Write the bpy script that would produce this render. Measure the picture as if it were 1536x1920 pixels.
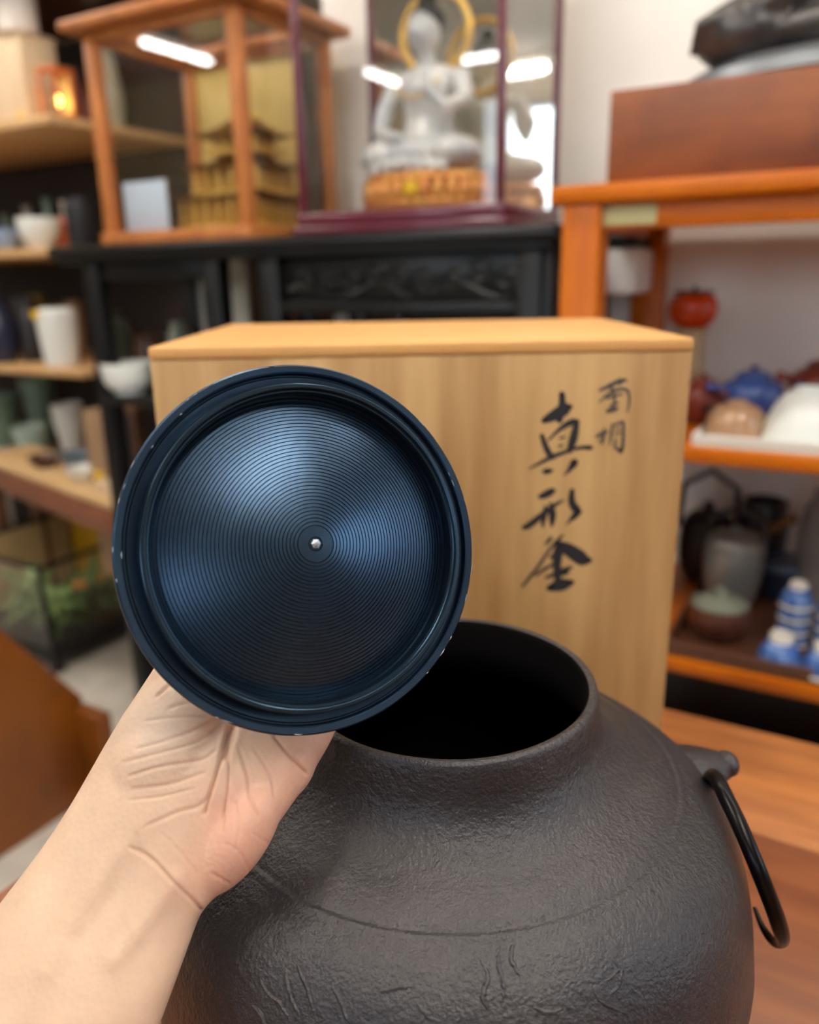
import bpy, bmesh, math, random
import numpy as np
from mathutils import Vector, Matrix
random.seed(7); np.random.seed(7)
sc = bpy.context.scene
for o in list(bpy.data.objects): bpy.data.objects.remove(o)
col = sc.collection

# ------------------------------------------------------------------ camera
FPX = 1500.0; PITCH = math.radians(16.5); ROLL = math.radians(1.0); H = 0.36
YAW = math.radians(30)                       # the room is turned by 30 degrees
A_ = np.array
F = A_([0, math.cos(PITCH), -math.sin(PITCH)]); U0 = A_([0, math.sin(PITCH), math.cos(PITCH)]); X0 = A_([1.0, 0, 0])
RT = math.cos(ROLL)*X0 - math.sin(ROLL)*U0; UP = math.sin(ROLL)*X0 + math.cos(ROLL)*U0
CAM = A_([0, 0, H])
cd = bpy.data.cameras.new('camera'); cam_o = bpy.data.objects.new('camera', cd); col.objects.link(cam_o)
m = Matrix(((RT[0], UP[0], -F[0], CAM[0]), (RT[1], UP[1], -F[1], CAM[1]), (RT[2], UP[2], -F[2], CAM[2]), (0, 0, 0, 1)))
cam_o.matrix_world = m
cd.sensor_fit = 'HORIZONTAL'; cd.sensor_width = 36; cd.lens = 36*FPX/1536
cd.clip_start = 0.01; cd.clip_end = 50
cd.dof.use_dof = True; cd.dof.focus_distance = 0.297; cd.dof.aperture_fstop = cd.lens/1000/0.0050
sc.camera = cam_o

# ------------------------------------------------------------------ world (daylight outside the shop windows), exposure
w = bpy.data.worlds.new('world'); sc.world = w; w.use_nodes = True
bg = w.node_tree.nodes['Background']; bg.inputs[0].default_value = (0.74, 0.86, 1.0, 1); bg.inputs[1].default_value = 6.0
sc.view_settings.view_transform = 'Standard'; sc.view_settings.look = 'None'; sc.view_settings.gamma = 1
sc.view_settings.use_curve_mapping = False
sc.view_settings.exposure = 0.12
TUBE_E = 60.0

# ------------------------------------------------------------------ frames
uu = A_([math.cos(YAW), -math.sin(YAW), 0]); nn = A_([math.sin(YAW), math.cos(YAW), 0])
def ray(px, py): return F + (px-768)/FPX*RT + (960-py)/FPX*UP
def campt(px, py, z): return CAM + ray(px, py)*z            # a point at depth z along the lens axis
def hit(px, py, d):                                          # room plane d -> (s, z)
    v = ray(px, py); P = CAM + v*(d/(v@nn)); return float(P@uu), float(P[2])
def hits(px, py, s):                                         # room plane s -> (d, z)
    v = ray(px, py); P = CAM + v*(s/(v@uu)); return float(P@nn), float(P[2])
def kpx(px, py, d):                                          # metres per pixel there
    v = ray(px, py); return float(d/(v@nn))/FPX
def yplane(px, py, Y): v = ray(px, py); return CAM + v*(Y/v[1])
def zplane(px, py, z): v = ray(px, py); return CAM + v*((z-H)/v[2])
def W(s, d, z): return uu*s + nn*d + A_([0, 0, z])
def proj(P):
    v = np.asarray(P)-CAM; z = v@F
    return 768+FPX*(v@RT)/z, 960-FPX*(v@UP)/z

# ------------------------------------------------------------------ materials
def lin(c):
    return tuple(((x/255)/12.92 if x/255 <= .04045 else ((x/255+.055)/1.055)**2.4) for x in c)
MATS = {}
def mat(name, c, rough=.5, metal=0., c2=None, nscale=8., stretch=(1, 1, 1), bump=0., bscale=60., spec=.5, coat=0., detail=4., contrast=(.35, .65), bdist=.001, **kw):
    if name in MATS: return MATS[name]
    M = bpy.data.materials.new(name); M.use_nodes = True; nt = M.node_tree; b = nt.nodes['Principled BSDF']
    b.inputs['Base Color'].default_value = (*lin(c), 1); b.inputs['Roughness'].default_value = rough; b.inputs['Metallic'].default_value = metal
    b.inputs['Specular IOR Level'].default_value = spec; b.inputs['Coat Weight'].default_value = coat; b.inputs['Coat Roughness'].default_value = .12
    for k, v in kw.items(): b.inputs[k].default_value = v
    if c2 is not None or bump:
        tc = nt.nodes.new('ShaderNodeTexCoord'); mp = nt.nodes.new('ShaderNodeMapping'); mp.inputs['Scale'].default_value = stretch
        nt.links.new(tc.outputs['Object'], mp.inputs['Vector'])
    if c2 is not None:
        n = nt.nodes.new('ShaderNodeTexNoise'); n.inputs['Scale'].default_value = nscale; n.inputs['Detail'].default_value = detail
        nt.links.new(mp.outputs[0], n.inputs['Vector'])
        r = nt.nodes.new('ShaderNodeValToRGB'); r.color_ramp.elements[0].position = contrast[0]; r.color_ramp.elements[1].position = contrast[1]
        r.color_ramp.elements[0].color = (*lin(c), 1); r.color_ramp.elements[1].color = (*lin(c2), 1)
        nt.links.new(n.outputs['Fac'], r.inputs[0]); nt.links.new(r.outputs[0], b.inputs['Base Color'])
    if bump:
        n2 = nt.nodes.new('ShaderNodeTexNoise'); n2.inputs['Scale'].default_value = bscale; n2.inputs['Detail'].default_value = 5
        nt.links.new(mp.outputs[0], n2.inputs['Vector'])
        bp = nt.nodes.new('ShaderNodeBump'); bp.inputs['Strength'].default_value = bump; bp.inputs['Distance'].default_value = bdist
        nt.links.new(n2.outputs['Fac'], bp.inputs['Height']); nt.links.new(bp.outputs[0], b.inputs['Normal'])
    MATS[name] = M; return M
def glass(name, tint=(1, 1, 1), refl=1.0):
    M = bpy.data.materials.new(name); M.use_nodes = True; nt = M.node_tree; nt.nodes.clear()
    out = nt.nodes.new('ShaderNodeOutputMaterial'); t = nt.nodes.new('ShaderNodeBsdfTransparent'); g = nt.nodes.new('ShaderNodeBsdfGlossy')
    t.inputs[0].default_value = (*tint, 1); g.inputs['Roughness'].default_value = .02
    fr = nt.nodes.new('ShaderNodeFresnel'); fr.inputs[0].default_value = 1.5; ge = nt.nodes.new('ShaderNodeNewGeometry'); mr = nt.nodes.new('ShaderNodeMapRange'); mr.inputs[3].default_value = 1.5; mr.inputs[4].default_value = 1/1.5; nt.links.new(ge.outputs['Backfacing'], mr.inputs[0]); nt.links.new(mr.outputs[0], fr.inputs[0]); mx = nt.nodes.new('ShaderNodeMixShader')
    nt.links.new(fr.outputs[0], mx.inputs[0]); nt.links.new(t.outputs[0], mx.inputs[1]); nt.links.new(g.outputs[0], mx.inputs[2]); nt.links.new(mx.outputs[0], out.inputs[0])
    return M
def emis(name, c, s):
    M = bpy.data.materials.new(name); M.use_nodes = True; nt = M.node_tree; nt.nodes.clear()
    out = nt.nodes.new('ShaderNodeOutputMaterial'); e = nt.nodes.new('ShaderNodeEmission'); e.inputs[0].default_value = (*c, 1); e.inputs[1].default_value = s
    nt.links.new(e.outputs[0], out.inputs[0]); return M

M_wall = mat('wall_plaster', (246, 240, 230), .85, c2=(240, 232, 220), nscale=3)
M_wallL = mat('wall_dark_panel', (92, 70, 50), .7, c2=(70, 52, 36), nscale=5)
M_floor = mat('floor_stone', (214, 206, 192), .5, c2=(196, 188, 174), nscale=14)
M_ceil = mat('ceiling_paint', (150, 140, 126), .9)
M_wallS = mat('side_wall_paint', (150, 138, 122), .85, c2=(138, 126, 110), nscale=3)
M_boxw = mat('paulownia_board', (194, 156, 102), .55, c2=(152, 110, 62), nscale=5, stretch=(9, 9, .8), bump=.15, bscale=120, contrast=(.3, .75))
M_boxt_lit = mat('paulownia_lit_top', (218, 164, 96), .5, c2=(200, 146, 82), nscale=4, stretch=(1.2, 14, 14), contrast=(.3, .7))  # warm light on the box top painted in as a brighter, oranger wood
M_ink = mat('brush_ink', (30, 30, 33), .6)
M_inkp = mat('brush_ink_thin', (70, 68, 64), .6)
M_iron = None
M_ring = mat('forged_ring_iron', (30, 28, 28), .28, .9)
M_table = mat('table_wood', (176, 112, 58), .38, c2=(142, 84, 44), nscale=6, stretch=(1.3, 9, 9), bump=.08, bscale=60)
M_table2 = mat('table_wood_red', (140, 82, 48), .36, c2=(118, 66, 40), nscale=6, stretch=(1.3, 9, 9), bump=.08, bscale=60)
M_orange = mat('orange_varnished_wood', (196, 104, 0), .38, c2=(172, 84, 0), nscale=5, stretch=(1, 6, 6), spec=.3)
M_orangel = mat('orange_varnished_leg', (196, 104, 0), .38, c2=(172, 84, 0), nscale=5, stretch=(6, 6, 1), spec=.3)
M_redwood = mat('red_brown_wood', (144, 78, 34), .5, c2=(108, 54, 24), nscale=6, stretch=(1, 2, 2.2))
M_black = mat('black_lacquer', (15, 14, 14), .33, spec=.35)
M_purple = mat('purple_lacquer', (92, 26, 44), .3, coat=.4)
M_case = mat('case_cedar', (190, 118, 58), .45, c2=(165, 96, 44), nscale=6, stretch=(4, 4, 1))
M_gold = mat('gold', (240, 198, 104), .36, .4, c2=(216, 166, 70), nscale=30)
M_goldp = mat('gold_paper', (248, 218, 140), .45, .05, c2=(238, 202, 112), nscale=4)
M_shelfw = mat('pale_shelf_wood', (214, 172, 120), .5, c2=(196, 150, 98), nscale=5, stretch=(1, 8, 8))
M_cream = mat('cream_wood', (226, 200, 164), .6, c2=(214, 184, 146), nscale=4, stretch=(8, 8, 1))
M_white = mat('white_glaze', (232, 232, 224), .25)
M_grey = mat('grey_metal', (150, 150, 150), .35, .7)
M_glass = glass('pane_glass')
M_mirror = mat('mirror', (235, 232, 220), .03, 1.0)
M_tag = mat('yellow_tag', (235, 190, 20), .6)
M_tube = emis('tube_light', (1.0, .95, .885), TUBE_E)
M_dark = mat('dark_interior', (40, 30, 24), .7)

# ------------------------------------------------------------------ mesh builder
class MB:
    def __init__(s): s.v = []; s.f = []
    def add(s, v, f):
        o = len(s.v); s.v += [tuple(map(float, p)) for p in v]; s.f += [tuple(i+o for i in q) for q in f]; return s
    def box(s, x0, x1, y0, y1, z0, z1, bev=.0015, R=None, T=None):
        bm = bmesh.new(); bmesh.ops.create_cube(bm, size=1)
        for p in bm.verts: p.co = Vector(((x0+x1)/2+p.co.x*(x1-x0), (y0+y1)/2+p.co.y*(y1-y0), (z0+z1)/2+p.co.z*(z1-z0)))
        bev = min(bev, .3*min(abs(x1-x0), abs(y1-y0), abs(z1-z0)))
        if bev > 0: bmesh.ops.bevel(bm, geom=list(bm.edges), offset=bev, segments=2, profile=.5, affect='EDGES')
        bm.verts.index_update(); V = [p.co.copy() for p in bm.verts]; Fc = [[p.index for p in q.verts] for q in bm.faces]; bm.free()
        if R is not None: V = [R @ p for p in V]
        if T is not None: V = [p+Vector(T) for p in V]
        return s.add(V, Fc)
    def lathe(s, prof, seg=48, o=(0, 0, 0), M=None, fn=None, sx=1, sy=1, caps=(1, 1)):
        V = []; Fc = []
        n = len(prof)
        for r, z in prof:
            for k in range(seg):
                a = 2*math.pi*k/seg; V.append(Vector((r*math.cos(a)*sx, r*math.sin(a)*sy, z)))
        for i in range(n-1):
            for k in range(seg):
                k2 = (k+1) % seg; Fc.append((i*seg+k, i*seg+k2, (i+1)*seg+k2, (i+1)*seg+k))
        if prof[0][0] > 1e-6 and caps[0]: Fc.append(tuple(range(seg))[::-1])
        if prof[-1][0] > 1e-6 and caps[1]: Fc.append(tuple(range((n-1)*seg, n*seg)))
        if fn: V = [fn(p) for p in V]
        if M is not None: V = [M @ p for p in V]
        V = [p+Vector(o) for p in V]
        return s.add(V, Fc)
    def tube(s, pts, rad, seg=12, flat=None):
        P = [Vector(p) for p in pts]; n = len(P)
        if not hasattr(rad, '__len__'): rad = [rad]*n
        V = []; Fc = []; ref = None
        for i in range(n):
            t = (P[min(i+1, n-1)]-P[max(i-1, 0)]).normalized()
            if ref is None:
                ref = Vector((0, 0, 1)) if abs(t.z) < .9 else Vector((1, 0, 0))
            a = (ref - t*ref.dot(t)).normalized(); b = t.cross(a); ref = a
            for k in range(seg):
                th = 2*math.pi*k/seg; V.append(P[i]+(a*math.cos(th)+b*math.sin(th))*rad[i])
        for i in range(n-1):
            for k in range(seg):
                k2 = (k+1) % seg; Fc.append((i*seg+k, i*seg+k2, (i+1)*seg+k2, (i+1)*seg+k))
        c0 = len(V); V += [P[0]-(P[1]-P[0]).normalized()*rad[0]*.5, P[-1]+(P[-1]-P[-2]).normalized()*rad[-1]*.6]
        for k in range(seg):
            k2 = (k+1) % seg; Fc.append((c0, k2, k)); Fc.append((c0+1, (n-1)*seg+k, (n-1)*seg+k2))
        return s.add(V, Fc)
    def ell(s, c, r, seg=20, ring=12, R=None):
        V = [Vector((0, 0, -1))]; Fc = []
        for i in range(1, ring):
            a = -math.pi/2+math.pi*i/ring
            for k in range(seg):
                b = 2*math.pi*k/seg; V.append(Vector((math.cos(a)*math.cos(b), math.cos(a)*math.sin(b), math.sin(a))))
        V.append(Vector((0, 0, 1))); T = len(V)-1
        for k in range(seg):
            k2 = (k+1) % seg; Fc.append((0, 1+k2, 1+k)); Fc.append((T, 1+(ring-2)*seg+k, 1+(ring-2)*seg+k2))
            for i in range(ring-2): Fc.append((1+i*seg+k, 1+i*seg+k2, 1+(i+1)*seg+k2, 1+(i+1)*seg+k))
        V = [Vector((p.x*r[0], p.y*r[1], p.z*r[2])) for p in V]
        if R is not None: V = [R @ p for p in V]
        return s.add([p+Vector(c) for p in V], Fc)
    def prism(s, poly, axis, a, b):                # polygon in the two other axes, extruded from a to b along axis
        def P(q, t): return {0: (t, q[0], q[1]), 1: (q[0], t, q[1]), 2: (q[0], q[1], t)}[axis]
        n = len(poly); V = [P(q, a) for q in poly]+[P(q, b) for q in poly]
        Fc = [tuple(range(n))[::-1], tuple(range(n, 2*n))]+[(i, (i+1) % n, n+(i+1) % n, n+i) for i in range(n)]
        return s.add(V, Fc)
    def build(s, name, M, parent=None, angle=35, label=None, smooth=True):
        me = bpy.data.meshes.new(name); me.from_pydata(s.v, [], s.f); me.update()
        bm = bmesh.new(); bm.from_mesh(me); bmesh.ops.recalc_face_normals(bm, faces=bm.faces); bm.to_mesh(me); bm.free()
        if smooth:
            me.polygons.foreach_set('use_smooth', [True]*len(me.polygons)); me.set_sharp_from_angle(angle=math.radians(angle))
        me.materials.append(M); o = bpy.data.objects.new(name, me); col.objects.link(o)
        if parent is not None: o.parent = parent
        if label: o['label'] = label
        return o
def B(*a, **k): return MB().box(*a, **k)
def tag(o, label, cat, group=None):
    o['label'] = label; o['category'] = cat
    if group: o['group'] = group
    return o
def thing(name, label, cat, loc=(0, 0, 0), rz=0, group=None):
    o = bpy.data.objects.new(name, None); col.objects.link(o); o.empty_display_size = .02
    o.location = tuple(map(float, loc)); o.rotation_euler = (0, 0, rz); return tag(o, label, cat, group)
def rthing(name, label, cat, s, d, z, group=None): return thing(name, label, cat, W(s, d, z), -YAW, group)
def rmesh(mb, name, M, label, cat, s, d, z, group=None, angle=35):
    o = mb.build(name, M, angle=angle); o.location = tuple(W(s, d, z)); o.rotation_euler = (0, 0, -YAW); return tag(o, label, cat, group)
def copy_tree(o, parent=None):
    c = o.copy(); col.objects.link(c)
    if parent is not None: c.parent = parent
    for ch in list(o.children): copy_tree(ch, c)
    return c
def smoothprof(P, sub=5):
    P = [A_(p, float) for p in P]; out = []
    for i in range(len(P)-1):
        p0 = P[max(i-1, 0)]; p1 = P[i]; p2 = P[i+1]; p3 = P[min(i+2, len(P)-1)]
        for k in range(sub):
            t = k/sub
            out.append(.5*((2*p1)+(-p0+p2)*t+(2*p0-5*p1+4*p2-p3)*t*t+(-p0+3*p1-3*p2+p3)*t**3))
    out.append(P[-1]); return out
def struct(o): o['kind'] = 'structure'; return o
def room_struct(mb, name, M):
    o = mb.build(name, M); o.rotation_euler = (0, 0, -YAW); return struct(o)

# ------------------------------------------------------------------ the shop shell (room axes: x = s, y = d)
FL = -0.70; CE = 1.72; S0, S1, D0, D1, DW = -5.2, 2.3, -3.2, 2.9, 1.503
room_struct(B(S0, S1, D0, D1, FL-.05, FL, 0), 'floor', M_floor)
room_struct(B(S0, S1, D0, D1, CE, CE+.05, 0), 'ceiling', M_ceil)
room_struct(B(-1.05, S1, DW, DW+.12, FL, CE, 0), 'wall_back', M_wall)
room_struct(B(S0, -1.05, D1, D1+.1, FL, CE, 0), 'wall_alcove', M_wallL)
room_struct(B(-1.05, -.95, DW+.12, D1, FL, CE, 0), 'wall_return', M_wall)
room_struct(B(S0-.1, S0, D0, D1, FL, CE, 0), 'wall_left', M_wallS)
mbr = MB(); wr = (.2, 1.4, .45, 1.45)
mbr.box(S1, S1+.1, D0, wr[0], FL, CE, 0); mbr.box(S1, S1+.1, wr[1], DW, FL, CE, 0); mbr.box(S1, S1+.1, wr[0], wr[1], FL, wr[2], 0); mbr.box(S1, S1+.1, wr[0], wr[1], wr[3], CE, 0)
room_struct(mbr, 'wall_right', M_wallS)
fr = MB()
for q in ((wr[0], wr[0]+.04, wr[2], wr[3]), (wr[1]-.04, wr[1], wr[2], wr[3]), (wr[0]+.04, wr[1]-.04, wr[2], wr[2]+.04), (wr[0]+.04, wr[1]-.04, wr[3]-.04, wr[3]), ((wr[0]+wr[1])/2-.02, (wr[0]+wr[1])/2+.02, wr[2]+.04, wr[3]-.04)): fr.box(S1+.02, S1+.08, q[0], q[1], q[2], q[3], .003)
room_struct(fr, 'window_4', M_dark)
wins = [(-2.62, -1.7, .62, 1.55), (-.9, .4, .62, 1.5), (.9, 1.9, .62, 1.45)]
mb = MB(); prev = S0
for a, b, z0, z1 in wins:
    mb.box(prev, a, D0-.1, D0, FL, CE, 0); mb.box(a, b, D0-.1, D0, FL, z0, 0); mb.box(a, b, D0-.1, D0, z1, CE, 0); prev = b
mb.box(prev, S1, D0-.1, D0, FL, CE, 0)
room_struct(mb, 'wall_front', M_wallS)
room_struct(B(S0, S1, D0, D0+.03, FL, .58, .004), 'added_dark_panel_1', M_dark)  # unseen dark panel added so the lower half of the lid reflects dark
for i, (a, b, z0, z1) in enumerate(wins):
    fr = MB()
    for q in ((a, a+.04, z0, z1), (b-.04, b, z0, z1), (a+.04, b-.04, z0, z0+.04), (a+.04, b-.04, z1-.04, z1), ((a+b)/2-.02, (a+b)/2+.02, z0+.04, z1-.04)):
        fr.box(q[0], q[1], D0-.08, D0-.02, q[2], q[3], .003)
    room_struct(fr, 'window_%d' % (i+1), M_dark)

# ceiling tubes, running front to back of the shop
def tube_lamp(s, d, L, where, along=False):
    t = rthing('ceiling_tube_lamp', where, 'lamp', s, d, CE, 'fluorescent tube lamps on the ceiling')
    if along: t.rotation_euler = (0, 0, -YAW+math.pi/2)
    B(-.06, .06, -L/2-.04, L/2+.04, -.045, 0, .006).build('housing', M_white, t)
    mb = MB(); mb.tube([(0, -L/2, -.075), (0, L/2, -.075)], .016, 14); mb.build('tube', M_tube, t)
    for e in (-1, 1): B(-.018, .018, e*L/2-.012, e*L/2+.012, -.095, -.04, .003).build('socket', M_white, t)
TL = [(-3.8, -1.58, .58, 0), (-3.13, -2.80, .45, 0), (-2.28, -2.72, .40, 1), (-1.0, .85, 1.2, 1), (.45, .85, 1.2, 1), (-2.5, 1.05, 1.2, 1), (.62, -.30, 1.2, 0), (.74, -.30, 1.2, 0), (-.95, -.55, 1.2, 0), (-.83, -.55, 1.2, 0), (-3.0, .2, 1.2, 0)]  # tubes by the back wall and alcove are added to brighten the background
for i, (s, d, L, al) in enumerate(TL): tube_lamp(s, d, L, 'white fluorescent tube lamp on the shop ceiling, out of the picture', al)

# ------------------------------------------------------------------ table
tb = rthing('table', 'low brown wooden table under the iron kettle and storage box', 'table', 0, 0, 0)
TD1 = .636
e = [TD1, TD1-.135, TD1-.29, TD1-.45, TD1-.62, TD1-.80, -.30]
for i in range(len(e)-1):
    B(-.426, .75, e[i+1]+.0006, e[i], -.03, 0, .0012).build('plank', M_table if i in (0, 3) else M_table2, tb)
for a, b in ((-.39, -.25), (.70, -.25), (-.39, .59), (.70, .59)): B(a-.025, a+.025, b-.025, b+.025, FL, -.03, .003).build('leg', M_table2, tb)
for b in (-.24, .58): B(-.36, .68, b-.012, b+.012, -.1, -.03, .002).build('apron', M_table2, tb)

# ------------------------------------------------------------------ iron kettle
KX, KY = .0155, .325
M_iron = bpy.data.materials.new('cast_iron'); M_iron.use_nodes = True
nt = M_iron.node_tree; b = nt.nodes['Principled BSDF']; b.inputs['Roughness'].default_value = .37; b.inputs['Metallic'].default_value = .55; b.inputs['Specular IOR Level'].default_value = .55
tc = nt.nodes.new('ShaderNodeTexCoord')
n1 = nt.nodes.new('ShaderNodeTexNoise'); n1.inputs['Scale'].default_value = 14; n1.inputs['Detail'].default_value = 5
r1 = nt.nodes.new('ShaderNodeValToRGB'); r1.color_ramp.elements[0].position = .35; r1.color_ramp.elements[1].position = .7
r1.color_ramp.elements[0].color = (*lin((52, 50, 53)), 1); r1.color_ramp.elements[1].color = (*lin((66, 62, 62)), 1)
n2 = nt.nodes.new('ShaderNodeTexNoise'); n2.inputs['Scale'].default_value = 750; n2.inputs['Detail'].default_value = 4
n3 = nt.nodes.new('ShaderNodeTexNoise'); n3.inputs['Scale'].default_value = 260; n3.inputs['Detail'].default_value = 5
ad = nt.nodes.new('ShaderNodeMath'); ad.operation = 'MULTIPLY_ADD'; ad.inputs[1].default_value = .8
bp = nt.nodes.new('ShaderNodeBump'); bp.inputs['Strength'].default_value = .8; bp.inputs['Distance'].default_value = .0009
for n in (n1, n2, n3): nt.links.new(tc.outputs['Object'], n.inputs['Vector'])
nt.links.new(n1.outputs['Fac'], r1.inputs[0]); nt.links.new(r1.outputs[0], b.inputs['Base Color'])
nt.links.new(n2.outputs['Fac'], ad.inputs[0]); nt.links.new(n3.outputs['Fac'], ad.inputs[2]); nt.links.new(ad.outputs[0], bp.inputs['Height']); nt.links.new(bp.outputs[0], b.inputs['Normal'])

kt = thing('iron_kettle', 'round dark cast iron tea kettle with open mouth in the foreground', 'kettle', (KX, KY, 0))
KP_out = [(.0, .0), (.072, .0), (.104, .012), (.127, .034), (.1385, .06), (.1378, .08), (.1352, .10), (.1325, .11), (.1285, .12), (.122, .1295), (.1135, .1368), (.1058, .1412)]
KP_sh = [(.1010, .1440), (.094, .1478), (.086, .1512), (.0785, .1558), (.0728, .1615), (.0695, .168), (.0682, .176), (.0674, .182), (.0666, .1846)]
KP_in = [(.0653, .1855), (.0636, .1853), (.0621, .1840), (.0616, .178), (.0625, .165), (.072, .151), (.1, .136), (.118, .12), (.131, .08), (.127, .05), (.1, .018), (0, .01)]
KP = [tuple(p) for p in smoothprof(KP_out, 5)]+[(.1046, .1425), (.1036, .1428), (.1028, .1426), (.1020, .1430)]+[tuple(p) for p in smoothprof(KP_sh, 4)]+[tuple(p) for p in smoothprof(KP_in, 3)]
KP = [(max(r, 0), z) for r, z in KP]
kprof = [p for p in KP[:KP.index(max(KP, key=lambda q: q[1]))]]
def iron_fn(p):
    a = math.atan2(p.y, p.x); r = math.hypot(p.x, p.y)
    k = 1+.0022*math.sin(3*a+1+p.z*20)+.0015*math.sin(7*a+p.z*60)
    return Vector((p.x*k, p.y*k, p.z))
ktop = KP.index(max(KP, key=lambda q: q[1])); kin = KP[ktop+4:]
MB().lathe(kin, 120, fn=iron_fn, caps=(0, 0)).build('interior', mat('near_black_interior', (14, 12, 12), .95, spec=.03), kt, angle=60)  # inside of the kettle set near-black and almost without gloss
mb = MB(); mb.lathe(KP[:ktop+5], 220, fn=iron_fn, caps=(0, 0)); body = mb.build('body', M_iron, kt, angle=60)
def ksurf(px, py):                               # where a line of sight meets the kettle wall
    v = ray(px, py); rs = [q[0] for q in kprof]; zs = [q[1] for q in kprof]
    zmax = [(z, r) for r, z in kprof if z > .02]; zz = [q[0] for q in zmax]; rr = [q[1] for q in zmax]
    t = .15
    while t < .6:
        P = CAM+v*t; z = P[2]
        if z < .185 and z > .02 and math.hypot(P[0]-KX, P[1]-KY) < np.interp(z, zz, rr): return Vector(P-A_([KX, KY, 0]))
        t += .0004
    return None
relief = [[(486, 1830), (500, 1860), (530, 1890), (545, 1918)], [(540, 1790), (535, 1830), (548, 1880), (565, 1910)], [(552, 1800), (575, 1850), (590, 1900)], [(470, 1880), (490, 1905), (500, 1930)],
          [(940, 1775), (935, 1810), (945, 1850), (940, 1885)], [(965, 1770), (958, 1800), (975, 1830)], [(900, 1800), (915, 1830), (905, 1870), (920, 1900)], [(1120, 1850), (1145, 1835), (1165, 1820), (1160, 1850), (1135, 1870)],
          [(1165, 1820), (1150, 1800)], [(1110, 1840), (1120, 1870), (1150, 1890), (1190, 1905)], [(700, 1865), (740, 1855), (775, 1850)], [(780, 1880), (800, 1905), (830, 1918)], [(1000, 1890), (1030, 1900), (1060, 1890)], [(620, 1850), (640, 1880), (650, 1915)]]
for pl in relief:
    P = smoothprof(pl, 6); Q = [ksurf(x+random.uniform(-1.5, 1.5), y+random.uniform(-1.5, 1.5)) for x, y in P]; Q = [q+Vector((q.x, q.y, .05)).normalized()*-.00045 for q in Q if q is not None]
    if len(Q) > 3:
        mb = MB(); n = len(Q); mb.tube(Q, [.0005+.0006*math.sin(math.pi*i/(n-1))*random.uniform(.85, 1.15) for i in range(n)], 8); mb.build('relief_line', M_iron, body)
def lug(ang, name='lug'):
    R = Matrix.Rotation(ang, 3, 'Z'); zc = .1195; r0 = .1245
    mb = MB()
    prof = smoothprof([(-.012, .0125), (-.002, .0135), (.008, .0115), (.015, .0085), (.0185, .006)], 4)      # tapering plate: (radial, half width)
    V = []; Fc = []; n = len(prof)
    for x, h in prof:
        zt = zc+.0105-.004*max(0, x/.02)
        for yy, zz in ((-h, zt-.004), (-h*.75, zt), (0, zt+.0012), (h*.75, zt), (h, zt-.004), (h*.8, zt-.0085), (-h*.8, zt-.0085)): V.append(R @ Vector((r0+x, yy, zz)))
    for i in range(n-1):
        for k in range(7): Fc.append((i*7+k, i*7+(k+1) % 7, (i+1)*7+(k+1) % 7, (i+1)*7+k))
    Fc += [tuple(range(7))[::-1], tuple(range((n-1)*7, n*7))]; mb.add(V, Fc)
    for e in (-1, 1):
        mb.tube([R @ Vector((r0-.008, e*.0085, zc-.009)), R @ Vector((r0+.004, e*.009, zc-.002)), R @ Vector((r0+.013, e*.006, zc+.003))], [.0045, .0042, .004], 12)
    mb.ell(R @ Vector((r0+.0185, 0, zc+.0035)), (.0052, .0075, .0062), R=R)
    mb.ell(R @ Vector((r0+.0160, .004, zc-.0035)), (.0045, .0045, .006), R=R)
    return mb.build(name, M_iron, kt, angle=50)
LUGA = math.radians(9)
lug(LUGA); lug(LUGA+math.pi)
def ring_path():
    q = [(1330, 1474, .378), (1335, 1456, .372), (1345, 1462, .362), (1360, 1492, .352), (1388, 1550, .342), (1422, 1630, .335), (1450, 1702, .336), (1464, 1744, .342), (1466, 1764, .350), (1452, 1766, .358), (1432, 1742, .367), (1415, 1702, .376)]
    return q
q = smoothprof(ring_path(), 6); n = len(q)
pts = [campt(*p) for p in q]
mb = MB(); mb.tube(pts, [.0035*(1 if i < n*.62 else max(.22, 1-(i-n*.62)/(n*.38)*.78)) for i in range(n)], 16)
tag(mb.build('lifting_ring', M_ring), 'open black iron ring hanging from the lug of the kettle', 'ring')

# ------------------------------------------------------------------ kettle lid, held up to the lens
LZ = .28
LC = campt(580, 1024, LZ)
ya, el = math.radians(24), math.radians(5.5)
LN = RT*math.sin(ya)*math.cos(el) + UP*math.sin(el) - F*math.cos(ya)*math.cos(el)
lx = np.cross(UP, LN); lx /= np.linalg.norm(lx); ly = np.cross(LN, lx)
LM = Matrix(((lx[0], ly[0], LN[0], LC[0]), (lx[1], ly[1], LN[1], LC[1]), (lx[2], ly[2], LN[2], LC[2]), (0, 0, 0, 1)))
M_lid = mat('blued_bronze', (56, 76, 96), .32, .9, c2=(46, 62, 82), nscale=25, bump=.05, bscale=500, bdist=.0003)
M_lid2 = mat('blued_bronze_flange', (48, 66, 82), .26, .9, c2=(40, 56, 70), nscale=18)
M_nick = mat('bare_worn_metal', (150, 155, 160), .35, .8)
lid = thing('kettle_lid', 'dark blue bronze kettle lid with concentric grooves held up in a hand', 'kettle lid'); lid.matrix_world = LM
PR = [(.0530, -.0045), (.0572, -.0026), (.0585, -.0022), (.0604, -.0018), (.0609, -.0024), (.0613, -.0024), (.0617, -.0004), (.0622, .0), (.0641, .0002), (.0648, -.0006), (.0648, -.0036), (.0640, -.0052), (.060, -.0064), (.045, -.0085), (.02, -.0105), (0, -.011)]
mb = MB(); mb.lathe(PR, 200); rim = mb.build('rim_plate', M_lid, lid, angle=25)
PF = [(.0574, -.0034), (.0572, .0036), (.0569, .0043), (.0566, .0045), (.0556, .0045), (.0553, .0043), (.0551, .0036), (.0547, .0031), (.0542, .0030), (.0540, .0026), (.0540, -.0046)]
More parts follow.
